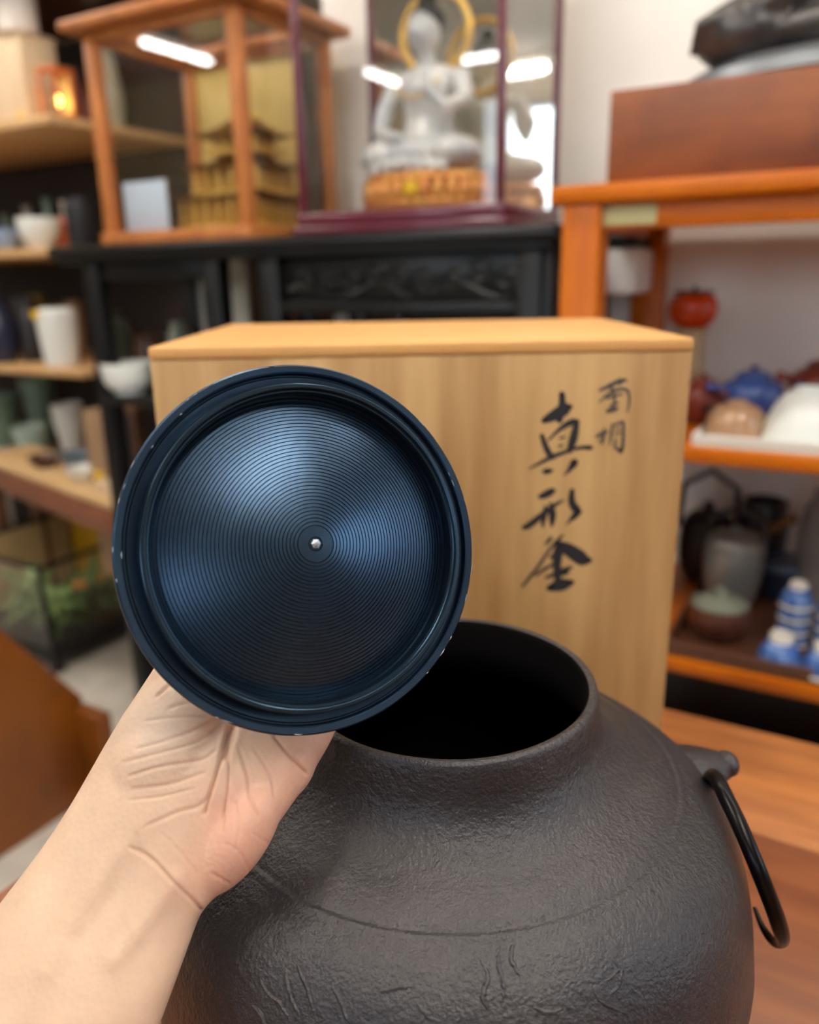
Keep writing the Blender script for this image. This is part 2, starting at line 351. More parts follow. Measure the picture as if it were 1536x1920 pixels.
mb = MB(); mb.lathe(PF, 200); mb.build('flange', M_lid2, lid, angle=25)
RD = .0542; ECC = .0002
def dz(r): return -.0036+.0108*(1-(r/RD)**1.7)
PD = [(RD, dz(RD)-.001)]
nr = 37; r = RD-.0006; pitch = (RD-.0006-.0062)/nr
for i in range(nr):
    g = .00045
    PD += [(r, dz(r)), (r-pitch*.72, dz(r-pitch*.72)+.00005), (r-pitch*.80, dz(r)-g), (r-pitch*.93, dz(r)-g)]
    r -= pitch
PD += [(r, dz(r)), (.0026, dz(.0026)), (.0021, dz(.002)-.0006), (.0, dz(.002)-.0007)]
def ecc(p):
    r = math.hypot(p.x, p.y); return Vector((p.x+ECC*(1-r/RD), p.y+.0004*(1-r/RD), p.z))
mb = MB(); mb.lathe(PD, 200, fn=ecc); mb.build('grooved_disc', M_lid, lid, angle=20)
mb = MB(); mb.lathe([(.0019, -.001), (.0017, .0004), (.0006, .0007), (0, .0007)], 6, o=(ECC, .0004, dz(.002)-.0002)); mb.build('rivet', M_nick, lid, angle=5, label='bright faceted rivet end at the centre')
mb = MB(); mb.lathe([(0, -.010), (.0045, -.010), (.004, -.016), (.006, -.021), (.0065, -.026), (.005, -.030), (0, -.031)], 32); mb.build('knob', M_lid, lid)
for i in range(26):
    a = random.choice([random.uniform(2.0, 4.9), random.uniform(2.0, 4.9), random.uniform(-.9, 1.9)]); L = random.uniform(.01, .05); rr = random.choice([.0643, .0646, .0620])
    mb = MB(); mb.tube([(rr*math.cos(a+L*t), rr*math.sin(a+L*t), .0000) for t in (0, .33, .66, 1)], [.00006, .00022, .00020, .00006], 6); mb.build('worn_nick', M_nick, rim)

# ------------------------------------------------------------------ wooden storage box
BX0, BX1, BY0, BY1, BZ = -.161, .179, .507, .752, .3155
bt = thing('storage_box', 'upright pale wooden storage box with brush lettering behind the kettle', 'box', ((BX0+BX1)/2, (BY0+BY1)/2, 0))
hx = (BX1-BX0)/2; hy = (BY1-BY0)/2; tt = .011
front = B(-hx, hx, -hy, -hy+tt, 0, BZ-.004, .0012).build('front_board', M_boxw, bt)
B(-hx, hx, hy-tt, hy, 0, BZ-.004, .0012).build('back_board', M_boxw, bt)
for e in (-1, 1):
    a, b = sorted((e*hx, e*(hx-tt))); B(a, b, -hy+tt+.0003, hy-tt-.0003, 0, BZ-.004, .0012).build('side_board', M_boxw, bt)
B(-hx+tt, hx-tt, -hy+tt, hy-tt, .0, .010, .001).build('bottom_board', M_boxw, bt)
B(-hx-.0004, hx+.0004, -hy-.0004, hy+.0004, BZ-.0036, BZ+.004, .0016).build('top_board', M_boxt_lit, bt)
CHARS = {
 'a': [[(475,245,20),(478,310,24),(470,380,28),(455,450,22)],[(335,452,20),(380,430,34),(450,392,44),(505,358,42),(540,345,18)],[(318,570,15),(342,640,20),(370,700,22),(398,742,18)],[(370,605,7),(430,545,12),(500,490,20),(560,464,24),(592,465,20)],[(590,465,18),(580,530,26),(560,610,30),(535,685,22)],[(460,592,8),(490,582,10)],[(452,655,8),(476,645,9)],[(215,830,4),(300,785,11),(400,735,16),(480,705,14),(560,675,12),(640,662,14),(695,664,18),(712,668,8)],[(338,850,16),(365,848,21),(396,843,11)],[(490,882,3),(530,840,15),(560,800,26),(572,776,26),(556,770,12)]],
 'b': [[(308,1047,18),(350,1030,28),(395,1006,26),(416,1000,12)],[(180,1288,18),(220,1270,25),(290,1215,23),(370,1150,19),(440,1100,13),(490,1075,5)],[(347,1130,13),(336,1200,20),(325,1260,13),(330,1290,4)],[(385,1100,10),(400,1170,26),(400,1230,22),(395,1280,7)],[(555,1000,16),(550,1060,24),(560,1110,28),(590,1150,30),(612,1168,18)],[(606,1168,20),(570,1202,23),(535,1237,10),(505,1270,3)]],
 'c': [[(345,1422,7),(370,1395,14),(390,1370,12)],[(165,1750,9),(230,1670,12),(300,1580,11),(380,1460,11),(450,1380,12),(490,1345,5)],[(438,1412,20),(500,1445,42),(570,1490,52),(640,1538,50),(692,1545,20)],[(270,1665,9),(330,1620,13),(400,1580,11)],[(452,1420,22),(440,1500,36),(435,1580,32),(440,1660,26),(446,1725,24)],[(385,1520,11),(440,1495,18),(482,1490,9)],[(350,1680,11),(430,1650,19),(500,1620,21),(552,1598,9)],[(478,1655,14),(512,1640,16)],[(378,1762,24),(430,1746,44),(490,1732,46),(552,1718,20)]],
 'd': [[(770,215,7),(840,185,15),(910,150,16),(972,135,11)],[(848,165,8),(866,205,10)],[(925,128,7),(932,170,8)],[(765,310,5),(820,260,9),(870,225,12),(940,205,10),(985,217,10),(1000,260,9),(1000,320,8),(985,385,5)],[(828,277,9),(890,257,10),(946,245,6)],[(880,240,7),(886,300,10),(860,370,12)],[(850,337,6),(912,315,8)],[(835,376,15),(880,366,18),(912,355,9)]],
 'e': [[(745,577,10),(790,556,17),(828,540,9)],[(806,518,7),(800,580,12),(788,637,7)],[(790,592,6),(758,622,4)],[(870,480,7),(860,560,10),(848,642,5)],[(880,490,7),(940,466,12),(956,474,10),(955,560,12),(950,650,14),(935,690,19)],[(890,560,6),(932,546,7)],[(896,600,8),(890,660,9),(922,682,10)],[(890,522,5),(932,510,6)]]}
for key in 'deabc':
    mb = MB(); yl = -hy-.00025
    for si, st in enumerate(CHARS[key]):
        P = smoothprof(st, 5) if len(st) > 2 else [A_(st[0], float), (A_(st[0], float)+A_(st[1], float))/2, A_(st[1], float)]
        sc_ = 4.173; Q = []
        for x, y, ww in P:
            p = yplane(940+x/sc_, 680+y/sc_, BY0); Q.append((p[0]-(BX0+BX1)/2, p[2], max(ww, 2)/sc_*.5/FPX*.505*2.25))
        V = []; Fc = []; n = len(Q)
        yy = yl-.00001*si
        for i in range(n):
            tx = Q[min(i+1, n-1)][0]-Q[max(i-1, 0)][0]; tz = Q[min(i+1, n-1)][1]-Q[max(i-1, 0)][1]; L = math.hypot(tx, tz) or 1
            nx, nz = -tz/L, tx/L; h = Q[i][2]
            V += [(Q[i][0]+nx*h, yy, Q[i][1]+nz*h), (Q[i][0]-nx*h, yy, Q[i][1]-nz*h)]
        for i in range(n-1): Fc.append((2*i, 2*i+1, 2*i+3, 2*i+2))
        mb.add(V, Fc)
        for i in (0, n-1):                       # rounded brush ends
            mb.add([(Q[i][0], yy, Q[i][1])]+[(Q[i][0]+Q[i][2]*math.cos(a), yy, Q[i][1]+Q[i][2]*math.sin(a)) for a in np.linspace(0, 2*math.pi, 13)[:-1]], [(0, 1+k, 1+(k+1) % 12) for k in range(12)])
    mb.build('written_character', M_inkp if key in 'de' else M_ink, front, smooth=False)

# ------------------------------------------------------------------ person: left forearm and hand
def remeshed(mb, voxel, smooth_it, factor=.5):
    me = bpy.data.meshes.new('tmp'); me.from_pydata(mb.v, [], mb.f); o = bpy.data.objects.new('tmp', me); col.objects.link(o)
    bm = bmesh.new(); bm.from_mesh(me); bmesh.ops.recalc_face_normals(bm, faces=bm.faces); bm.to_mesh(me); bm.free()
    md = o.modifiers.new('r', 'REMESH'); md.mode = 'VOXEL'; md.voxel_size = voxel
    ms = o.modifiers.new('s', 'SMOOTH'); ms.factor = factor; ms.iterations = smooth_it
    dg = bpy.context.evaluated_depsgraph_get(); res = bpy.data.meshes.new_from_object(o.evaluated_get(dg))
    bpy.data.objects.remove(o); bpy.data.meshes.remove(me); return res
ST = [  # left edge, right edge (how wide the arm looks), depth of the near skin, thickness
 (-1000, 3050, -300, 3220, .190, .068), (-640, 2560, -40, 2680, .208, .064), (-420, 2260, 110, 2360, .222, .060), (-300, 2100, 205, 2160, .230, .058), (-165, 1918, 285, 1958, .240, .054), (-75, 1795, 325, 1852, .248, .050), (5, 1688, 352, 1778, .256, .046),
 (72, 1600, 376, 1716, .263, .042), (112, 1543, 402, 1682, .267, .040), (145, 1490, 452, 1632, .271, .040), (178, 1432, 506, 1566, .275, .038), (212, 1372, 552, 1502, .279, .035),
 (246, 1318, 584, 1452, .284, .031), (285, 1258, 618, 1396, .290, .028), (322, 1200, 640, 1345, .297, .025), (350, 1150, 650, 1300, .304, .022)]
mb = MB(); SS = smoothprof(ST, 4); NS = 40; V = []; Fc = []
for (ax, ay, bx, by, zf, th) in SS:
    zc = zf+th*.5; PL = campt(ax, ay, zc); PRr = campt(bx, by, zc); c = (PL+PRr)/2; A = (PRr-PL); a = np.linalg.norm(A)/2; A /= 2*a
    D = F-A*(F@A); D /= np.linalg.norm(D)
    for k in range(NS):
        t = 2*math.pi*k/NS; ct, st = math.cos(t), math.sin(t); ex = .88
        V.append(c+A*a*math.copysign(abs(ct)**ex, ct)+D*(th/2)*math.copysign(abs(st)**ex, st))
for i in range(len(SS)-1):
    for k in range(NS): Fc.append((i*NS+k, i*NS+(k+1) % NS, (i+1)*NS+(k+1) % NS, (i+1)*NS+k))
Fc += [tuple(range(NS))[::-1], tuple(range((len(SS)-1)*NS, len(SS)*NS))]
mb.add(V, Fc)
def cell(px, py, z, r, rot=0):                    # flesh pad: ellipsoid in lens axes
    c = campt(px, py, z); R = Matrix(((RT[0], UP[0], F[0]), (RT[1], UP[1], F[1]), (RT[2], UP[2], F[2]))) @ Matrix.Rotation(rot, 3, 'Z')
    mb.ell(c, r, 28, 16, R=R)
cell(318, 1392, .2950, (.0200, .0320, .0150), -.55)       # thumb pad
cell(300, 1440, .2918, (.0190, .0260, .0150), -.5)
cell(440, 1570, .2880, (.0120, .0240, .0150), -.62)      # heel of the hand
cell(535, 1440, .2985, (.0105, .0150, .0115), -.6)
LP = lambda x, y, c: Vector(LC+lx*x+ly*y-LN*c)
fingers = [(None, [.0135, .0120, .0098, .0082]),
           ([(-.032, -.042, .034), (-.027, -.012, .043), (-.013, .014, .037), (.0, .0148, .024)], [.0098, .0090, .0082, .0072]),
           ([(-.012, -.044, .036), (.0, -.012, .047), (.014, .014, .039), (.0115, .0095, .024)], [.0100, .0090, .0082, .0072]),
           ([(.005, -.048, .036), (.020, -.018, .045), (.027, .002, .036), (.0148, -.001, .023)], [.0098, .0086, .0078, .0070]),
           ([(.020, -.054, .033), (.032, -.030, .039), (.031, -.014, .031), (.0130, -.0095, .021)], [.0090, .0076, .0068, .0062])]
TH = [Vector(campt(350, 1318, .302)), Vector(campt(378, 1225, .306)), LP(-.028, -.012, .029), LP(-.0145, .0, .023)]
for P, Rr in fingers:
    q = smoothprof([tuple(p)+(r,) for p, r in zip([LP(*x) for x in P] if P else TH, Rr)], 5); mb.tube([x[:3] for x in q], [x[3] for x in q], 16)
me = remeshed(mb, .0007, 34, .5); me.name = 'person'
nv = len(me.vertices); co = np.empty(nv*3); me.vertices.foreach_get('co', co); co = co.reshape(-1, 3)
no = np.empty(nv*3); me.vertex_normals.foreach_get('vector', no); no = no.reshape(-1, 3)
rel = co-CAM; zc = rel@F; PX = 768+FPX*(rel@RT)/zc; PY = 960-FPX*(rel@UP)/zc
facing = np.clip(-(no*(rel/np.linalg.norm(rel, axis=1)[:, None])).sum(1), 0, 1)
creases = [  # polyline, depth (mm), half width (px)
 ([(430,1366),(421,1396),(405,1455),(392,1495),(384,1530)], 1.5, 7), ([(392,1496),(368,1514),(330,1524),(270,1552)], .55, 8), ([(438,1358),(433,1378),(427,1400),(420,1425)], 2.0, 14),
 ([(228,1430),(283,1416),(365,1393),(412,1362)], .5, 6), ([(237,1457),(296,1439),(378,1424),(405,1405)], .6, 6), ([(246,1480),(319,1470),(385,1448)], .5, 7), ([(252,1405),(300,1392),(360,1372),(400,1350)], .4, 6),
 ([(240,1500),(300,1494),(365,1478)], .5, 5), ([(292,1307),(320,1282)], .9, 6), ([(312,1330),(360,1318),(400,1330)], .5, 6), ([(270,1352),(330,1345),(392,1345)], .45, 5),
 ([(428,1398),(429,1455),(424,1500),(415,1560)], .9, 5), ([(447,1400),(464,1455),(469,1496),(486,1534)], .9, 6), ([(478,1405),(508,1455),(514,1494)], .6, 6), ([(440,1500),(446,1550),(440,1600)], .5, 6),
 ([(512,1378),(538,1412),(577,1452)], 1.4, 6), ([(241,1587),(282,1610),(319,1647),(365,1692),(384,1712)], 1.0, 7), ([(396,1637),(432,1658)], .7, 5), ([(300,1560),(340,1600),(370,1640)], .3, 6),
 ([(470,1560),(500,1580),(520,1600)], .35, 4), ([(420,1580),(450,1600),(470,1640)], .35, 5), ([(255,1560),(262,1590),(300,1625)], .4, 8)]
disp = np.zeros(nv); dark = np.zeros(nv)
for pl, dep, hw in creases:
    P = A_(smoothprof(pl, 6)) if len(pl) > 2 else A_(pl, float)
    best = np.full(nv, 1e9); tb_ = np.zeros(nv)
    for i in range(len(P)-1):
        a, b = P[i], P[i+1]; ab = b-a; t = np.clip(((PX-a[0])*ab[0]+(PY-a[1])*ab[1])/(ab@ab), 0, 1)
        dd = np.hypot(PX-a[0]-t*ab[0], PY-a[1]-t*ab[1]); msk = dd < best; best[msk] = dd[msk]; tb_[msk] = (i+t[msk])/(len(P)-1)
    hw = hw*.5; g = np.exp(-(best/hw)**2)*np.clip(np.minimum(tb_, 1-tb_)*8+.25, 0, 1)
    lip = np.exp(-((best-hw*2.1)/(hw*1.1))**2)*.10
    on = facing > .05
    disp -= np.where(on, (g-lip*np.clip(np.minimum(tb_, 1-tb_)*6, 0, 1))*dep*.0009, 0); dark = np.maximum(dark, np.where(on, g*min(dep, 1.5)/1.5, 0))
# soft tendons and folds under the wrist skin
for (a, b, dep, hw) in [((150, 1760), (300, 1560), -.0008, 26), ((215, 1800), (330, 1650), .0009, 20), ((90, 1820), (215, 1600), .0008, 24)]:
    a = A_(a, float); b = A_(b, float); ab = b-a; t = np.clip(((PX-a[0])*ab[0]+(PY-a[1])*ab[1])/(ab@ab), 0, 1); dd = np.hypot(PX-a[0]-t*ab[0], PY-a[1]-t*ab[1])
    disp += np.where(facing > .05, dep*np.exp(-(dd/hw)**2), 0)
co2 = co+no*disp[:, None]; me.vertices.foreach_set('co', co2.ravel()); me.update()
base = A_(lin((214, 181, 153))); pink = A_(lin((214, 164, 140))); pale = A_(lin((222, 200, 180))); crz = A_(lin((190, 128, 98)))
def blob(x, y, sx, sy): return np.exp(-(((PX-x)/sx)**2+((PY-y)/sy)**2))
wp = np.clip(blob(520, 1560, 110, 130)+.8*blob(430, 1540, 60, 70)+blob(600, 1400, 70, 50)+.6*blob(400, 1640, 80, 60)+.5*blob(410, 1350, 50, 30), 0, 1)
wl = np.clip(blob(320, 1360, 90, 60), 0, 1)*.7
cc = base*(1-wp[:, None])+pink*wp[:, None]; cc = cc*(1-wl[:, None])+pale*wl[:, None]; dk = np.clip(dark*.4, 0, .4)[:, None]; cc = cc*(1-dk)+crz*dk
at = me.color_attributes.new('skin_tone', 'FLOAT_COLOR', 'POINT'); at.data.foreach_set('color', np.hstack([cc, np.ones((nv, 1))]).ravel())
me.polygons.foreach_set('use_smooth', [True]*len(me.polygons))
M_skin = bpy.data.materials.new('skin'); M_skin.use_nodes = True; nt = M_skin.node_tree; b = nt.nodes['Principled BSDF']
ca = nt.nodes.new('ShaderNodeVertexColor'); ca.layer_name = 'skin_tone'; tc = nt.nodes.new('ShaderNodeTexCoord')
n1 = nt.nodes.new('ShaderNodeTexNoise'); n1.inputs['Scale'].default_value = 60; n1.inputs['Detail'].default_value = 4
hs = nt.nodes.new('ShaderNodeHueSaturation'); mr = nt.nodes.new('ShaderNodeMapRange'); mr.inputs[1].default_value = .3; mr.inputs[2].default_value = .7; mr.inputs[3].default_value = .9; mr.inputs[4].default_value = 1.06
vo = nt.nodes.new('ShaderNodeTexVoronoi'); vo.inputs['Scale'].default_value = 520; bp = nt.nodes.new('ShaderNodeBump'); bp.inputs['Strength'].default_value = .24; bp.inputs['Distance'].default_value = .0005
nt.links.new(tc.outputs['Object'], n1.inputs[0]); nt.links.new(tc.outputs['Object'], vo.inputs['Vector'])
nt.links.new(n1.outputs['Fac'], mr.inputs[0]); nt.links.new(mr.outputs[0], hs.inputs['Value']); nt.links.new(ca.outputs[0], hs.inputs['Color']); nt.links.new(hs.outputs[0], b.inputs['Base Color'])
nt.links.new(vo.outputs['Distance'], bp.inputs['Height']); nt.links.new(bp.outputs[0], b.inputs['Normal'])
b.inputs['Roughness'].default_value = .5; b.inputs['Subsurface Weight'].default_value = .18; b.inputs['Subsurface Scale'].default_value = .004; b.inputs['Subsurface Radius'].default_value = (1, .4, .2)
me.materials.clear(); me.materials.append(M_skin)
person = bpy.data.objects.new('person', me); col.objects.link(person)
tag(person, 'bare left forearm and open palm reaching in to hold the kettle lid', 'person')

# ------------------------------------------------------------------ black rack against the wall
RF, RBk, RT0, RT1 = 1.143, 1.488, -1.522, -.412
rk = rthing('lacquer_rack', 'long black lacquer rack with a carved frieze carrying two glass cases', 'rack', -.967, RF, FL)
def rb(name, s0, s1, d0, d1, z0, z1, M=M_black, par=None, bev=.003, base=(-.967, RF, FL), lab=None):
    return B(s0-base[0], s1-base[0], d0-base[1], d1-base[1], z0-base[2], z1-base[2], bev).build(name, M, par if par is not None else rk, label=lab)
rb('top_board', RT0, RT1, RF, RBk, .404, .427, bev=.0068)
rb('moulding', RT0+.012, RT1-.012, RF+.010, RBk-.01, .394, .4037, bev=.003)
for s in (-1.425, -1.095, -.955, -.462):
    for d in (RF+.022, RBk-.045): rb('post', s-.021, s+.021, d, d+.036, FL, .396)
rb('shelf_board', -1.44, -.98, RF+.02, RBk-.01, .105, .125)
rb('shelf_board', -1.44, -.44, RF+.02, RBk-.01, -.42, -.40)
rb('rail', -1.403, -1.117, RF+.03, RF+.052, .36, .395)
rb('side_panel', -.444, -.428, RF+.03, RBk-.01, -.40, .396)
rb('back_panel', -.934, -.483, RBk-.03, RBk-.02, -.40, .396, M_dark)
fz = rb('carved_frieze', -.934, -.483, RF+.036, RF+.05, .318, .396)
rb('rail', -.934, -.483, RF+.022, RF+.05, .298, .3175)
rb('mullion', -.70, -.685, RF+.026, RF+.045, -.40, .298)
rb('lower_rail', -.934, -.483, RF+.026, RF+.045, .23, .245)
random.seed(3)
for i in range(9):                                         # carved scrolls
    cx = -.90+i*.048+.02; zz = .357+random.uniform(-.008, .008); sg = 1 if i % 2 else -1; P = []
    for k in range(22):
        a = k*.42; r = .004+.0011*k; P.append((cx+r*math.cos(a)*sg+.967, .034, zz+r*.75*math.sin(a)-FL))
    mb = MB(); mb.tube(P, [.0055-.00015*k for k in range(22)], 8); mb.build('scroll', M_black, fz)
mb = MB(); mb.tube([(-.92+i*.0215+.967, .0335, .335+.012*math.sin(i*.9)-FL) for i in range(21)], .004, 8); mb.build('scroll', M_black, fz)

# things on the rack's own shelf
def lath(name, M, label, cat, px, d, z, prof, group=None, seg=40, ref=None, sx=1, sy=1, parts=None, sh=4):
    """a turned vessel: prof in picture pixels (radius, height) at that distance, standing at height z"""
    py = proj(W(hit(px, 600, d)[0], d, z))[1]; s, _ = hit(px, py, d); k = kpx(px, py, d)
    P = [(max(r*k, 0), h*k) for r, h in (smoothprof(prof, sh) if sh > 1 else prof)]
    if P[0][0] > 1e-6: P = [(0, P[0][1])]+P
    if P[-1][0] > 1e-6: P = P+[(0, P[-1][1])]
    mb = MB(); mb.lathe(P, seg, sx=sx, sy=sy)
    if not parts: return rmesh(mb, name, M, label, cat, s, d, z, group)
    t = rthing(name, label, cat, s, d, z, group); mb.build('body', M, t)
    for fn in parts: fn(t, k)
    return t
def tagpart(x, y, w_, h_):
    def fn(t, k): B((x-w_/2)*k, (x+w_/2)*k, y*k-.0008, y*k, (h_[0])*k, (h_[1])*k, .0003).build('price_tag', M_tag, t)
    return fn
def rbox(name, M, label, cat, px0, px1, pytop, d, z, depth, group=None, bev=.003, parts=None, rot=0):
    py = proj(W(hit((px0+px1)/2, 600, d)[0], d, z))[1]; s0 = hit(px0, py, d)[0]; s1 = hit(px1, py, d)[0]; zt = hit((px0+px1)/2, pytop, d)[1]
    if not parts: return rmesh(B(-(s1-s0)/2, (s1-s0)/2, 0, depth, 0, zt-z, bev), name, M, label, cat, (s0+s1)/2, d, z, group)
    t = rthing(name, label, cat, (s0+s1)/2, d, z, group); B(-(s1-s0)/2, (s1-s0)/2, 0, depth, 0, zt-z, bev).build('body', M, t)
    for fn in parts: fn(t, s1-s0, zt-z, depth)
    return t
def lidp(h, M, over=.004, name='box_lid'):
    def fn(t, w_, hh, dp): B(-w_/2-over, w_/2+over, -over, dp+over, hh+.0003, hh+h, .003).build(name, M, t)
    return fn
def tagb(fx, fz_, sz=.018):
    def fn(t, w_, hh, dp): B(fx*w_-sz/2, fx*w_+sz/2, -.0012, -.0002, fz_*hh-sz*.4, fz_*hh+sz*.4, .0003).build('price_tag', M_tag, t)
    return fn
lath('serving_bowl', M_white, 'white footed bowl on the black rack shelf beside the storage box', 'bowl', 244, 1.205, .125, [(26, 0), (28, 6), (38, 14), (45, 30), (48, 54), (45, 54), (40, 30), (20, 12), (0, 10)], sh=3)
M_brownf = mat('brown_frame_wood', (112, 70, 40), .5, c2=(86, 52, 30), nscale=8)
rbox('standing_tray', M_brownf, 'brown wooden tray stood on edge under the black rack shelf', 'tray', 240, 290, 770, 1.30, -.40, .03, parts=[tagb(-.2, .8, .03), lambda t, w_, hh, dp: B(-w_/2+.012, w_/2-.012, -.004, -.0005, .012, hh-.012, .002).build('panel', M_dark, t)])
rbox('paper_carton', mat('tan_card', (150, 118, 86), .7), 'tan carton with a yellow tag on the lower rack shelf', 'carton', 196, 236, 775, 1.34, -.40, .12, parts=[tagb(-.1, .62, .035)])
M_dg = mat('dark_green_glaze', (52, 58, 48), .3, c2=(74, 76, 60), nscale=10); M_db = mat('dark_brown_lacquer', (72, 40, 28), .3); M_gg = mat('grey_green_glaze', (150, 156, 140), .35, c2=(116, 124, 108), nscale=10)
lath('flower_vase', M_dg, 'dark green shouldered vase on the black rack shelf', 'vase', 225, 1.38, .125, [(22, 0), (30, 30), (34, 70), (28, 100), (14, 112), (16, 122), (0, 122)])
lath('tea_caddy', M_db, 'dark brown lidded caddy on the black rack shelf', 'caddy', 290, 1.36, .125, [(26, 0), (30, 10), (30, 60), (28, 64), (28, 84), (6, 88), (6, 94), (0, 94)], sh=1)
lath('stone_jar', M_gg, 'pale grey green jar on the black rack shelf, beside the rear post', 'jar', 345, 1.40, .125, [(16, 0), (22, 30), (22, 80), (14, 100), (15, 108), (0, 108)])
rbox('paper_screen', mat('grey_paper', (206, 200, 184), .6), 'pale grey panel stood upright between two black rack posts', 'panel', 392, 476, 478, 1.30, .125, .012, parts=[lambda t, w_, hh, dp: B(-w_/2-.004, -w_/2, -.003, dp, 0, hh, .001).build('edge_strip', M_grey, t)])

# ------------------------------------------------------------------ cedar display case with a gilded palace
CS0, CS1, CD0, CD1, CZ, CT = -1.357, -.985, 1.16, 1.435, .4272, .800
ca_ = rthing('display_case', 'orange cedar glass display case holding a gilded miniature palace', 'display case', (CS0+CS1)/2, CD0, CZ)
cb = ((CS0+CS1)/2, CD0, CZ)
def cp(name, s0, s1, d0, d1, z0, z1, M=M_case, bev=.002): return rb(name, s0, s1, d0, d1, z0, z1, M, ca_, bev, cb)
pw = .024
for s in (CS0, CS1-pw):
    for d in (CD0, CD1-pw): cp('post', s, s+pw, d, d+pw, CZ+.022, CT)
cp('base_frame', CS0-.006, CS1+.006, CD0-.006, CD1+.006, CZ, CZ+.022)
for q in ((CS0-.03, CS1+.03, CD0-.03, CD0+.03), (CS0-.03, CS1+.03, CD1-.03, CD1+.03), (CS0-.03, CS0+.03, CD0+.0303, CD1-.0303), (CS1-.03, CS1+.03, CD0+.0303, CD1-.0303)): cp('roof_frame', *q, CT+.0003, CT+.020, bev=.005)
cp('roof_pane', CS0+.0303, CS1-.0303, CD0+.0303, CD1-.0303, CT+.008, CT+.011, M_glass, 0)
for d in (CD0+.003, CD1-.019): cp('top_rail', CS0+pw, CS1-pw, d, d+.016, CT-.016, CT)
for s in (CS0+.003, CS1-.019): cp('top_rail', s, s+.016, CD0+pw, CD1-pw, CT-.016, CT)
cp('front_pane', CS0+pw, CS1-pw, CD0+.011, CD0+.014, CZ+.022, CT-.016, M_glass, 0)
for s in (CS0+.010, CS1-.013): cp('side_pane', s, s+.003, CD0+pw, CD1-pw, CZ+.022, CT-.016, M_glass, 0)
cp('gilt_back', CS0+pw, CS1-pw, CD1-.009, CD1-.006, CZ+.022, CT-.016, M_goldp, 0)
cp('back_pane', CS0+pw, CS1-pw, CD1-.013, CD1-.0105, CZ+.022, CT-.016, M_glass, 0)
# palace
pz = CZ+.0225; ps, pd = -1.105, 1.30
pa = rthing('gilded_palace', 'gilded miniature palace with tiered roofs inside the cedar case', 'model', ps, pd, pz)
def tier(x0, x1, y0, y1, z0, z1, ov, rise, cols):
    B(x0, x1, y0, y1, z0, z0+.010, .001).build('platform', M_gold, pa)
    for i in range(cols):
        for yy in (y0+.006, y1-.006):
            mb = MB(); xx = x0+.008+(x1-x0-.016)*i/(cols-1); mb.lathe([(.0035, z0+.0102), (.0035, z1)], 8, o=(xx, yy, 0)); mb.build('column', M_gold, pa)
    B(x0+.014, x1-.014, y0+.014, y1-.014, z0+.0102, z1, .001).build('hall', mat('gilt_hall', (200, 156, 74), .45, .2), pa)
    for yy in (y0+.002,): B(x0, x1, yy-.002, yy+.001, z0+.018, z0+.021, .0005).build('railing', M_gold, pa)
    V = []; Fc = []; n = 6
    for i in range(n+1):
        t = i/n; e = ov*(1-t)-(t*.36)*min(x1-x0, y1-y0); zz = z1+rise*(t**1.5)
        ring = [(x0-e, y0-e), ((x0+x1)/2, y0-e), (x1+e, y0-e), (x1+e, (y0+y1)/2), (x1+e, y1+e), ((x0+x1)/2, y1+e), (x0-e, y1+e), (x0-e, (y0+y1)/2)]
        for j, q in enumerate(ring): V.append((q[0], q[1], zz+(.010*(1-t)**2 if j % 2 == 0 else 0)))
    for i in range(n):
        for j in range(8): Fc.append((i*8+j, i*8+(j+1) % 8, (i+1)*8+(j+1) % 8, (i+1)*8+j))
    Fc.append(tuple(range(8))[::-1]); Fc.append(tuple(range(n*8, n*8+8)))
    mb = MB(); mb.add(V, Fc); mb.build('roof', mat('dark_gilt_roof', (150, 108, 44), .4, .4, c2=(110, 78, 30), nscale=40), pa, angle=50)
tier(-.105, .095, -.085, .085, .0, .055, .012, .020, 7)
tier(-.085, .085, -.065, .065, .062, .110, .016, .026, 6)
tier(-.055, .065, -.045, .045, .135, .165, .022, .034, 4)
B(-.03, .04, -.006, .006, .196, .206, .002).build('ridge', M_gold, pa)
mb = MB(); mb.lathe([(.004, .206), (.006, .214), (.002, .222), (.004, .228), (0, .236)], 10); mb.build('finial', M_gold, pa)
rmesh(B(-.058, .058, 0, .003, 0, .092, .001), 'information_card', mat('pale_blue_card', (206, 220, 232), .5), 'pale blue white card propped inside the cedar case', 'card', -1.263, 1.185, pz)

# ------------------------------------------------------------------ purple display case with a seated figure
QS0, QS1, QD0, QD1, QZ, QB, QT = -.882, -.503, 1.165, 1.405, .4272, .462, .92
pc = rthing('lacquer_display_case', 'purple lacquer glass case with a mirrored back on the black rack', 'display case', (QS0+QS1)/2, QD0, QZ); qb = ((QS0+QS1)/2, QD0, QZ)
def qp(name, s0, s1, d0, d1, z0, z1, M=M_purple, bev=.002): return rb(name, s0, s1, d0, d1, z0, z1, M, pc, bev, qb)
qp('base_plinth', QS0-.008, QS1+.008, QD0-.008, QD1+.008, QZ, QZ+.014, bev=.004)
qp('base_board', QS0-.002, QS1+.002, QD0-.002, QD1+.002, QZ+.0143, QB, bev=.004)
pw2 = .012
for s in (QS0+.004, QS1-pw2-.002):
    for d in (QD0, QD1-pw2): qp('post', s, s+pw2, d, d+pw2, QB, QT)
for q in ((QS0, QS1, QD0, QD0+.014), (QS0, QS1, QD1-.014, QD1), (QS0, QS0+.014, QD0+.0143, QD1-.0143), (QS1-.014, QS1, QD0+.0143, QD1-.0143)): qp('top_frame', *q, QT+.0003, QT+.014)
qp('top_pane', QS0+.0143, QS1-.0143, QD0+.0143, QD1-.0143, QT+.006, QT+.009, M_glass, 0)
qp('front_pane', QS0+.016, QS1-.014, QD0+.004, QD0+.007, QB, QT, M_glass, 0)
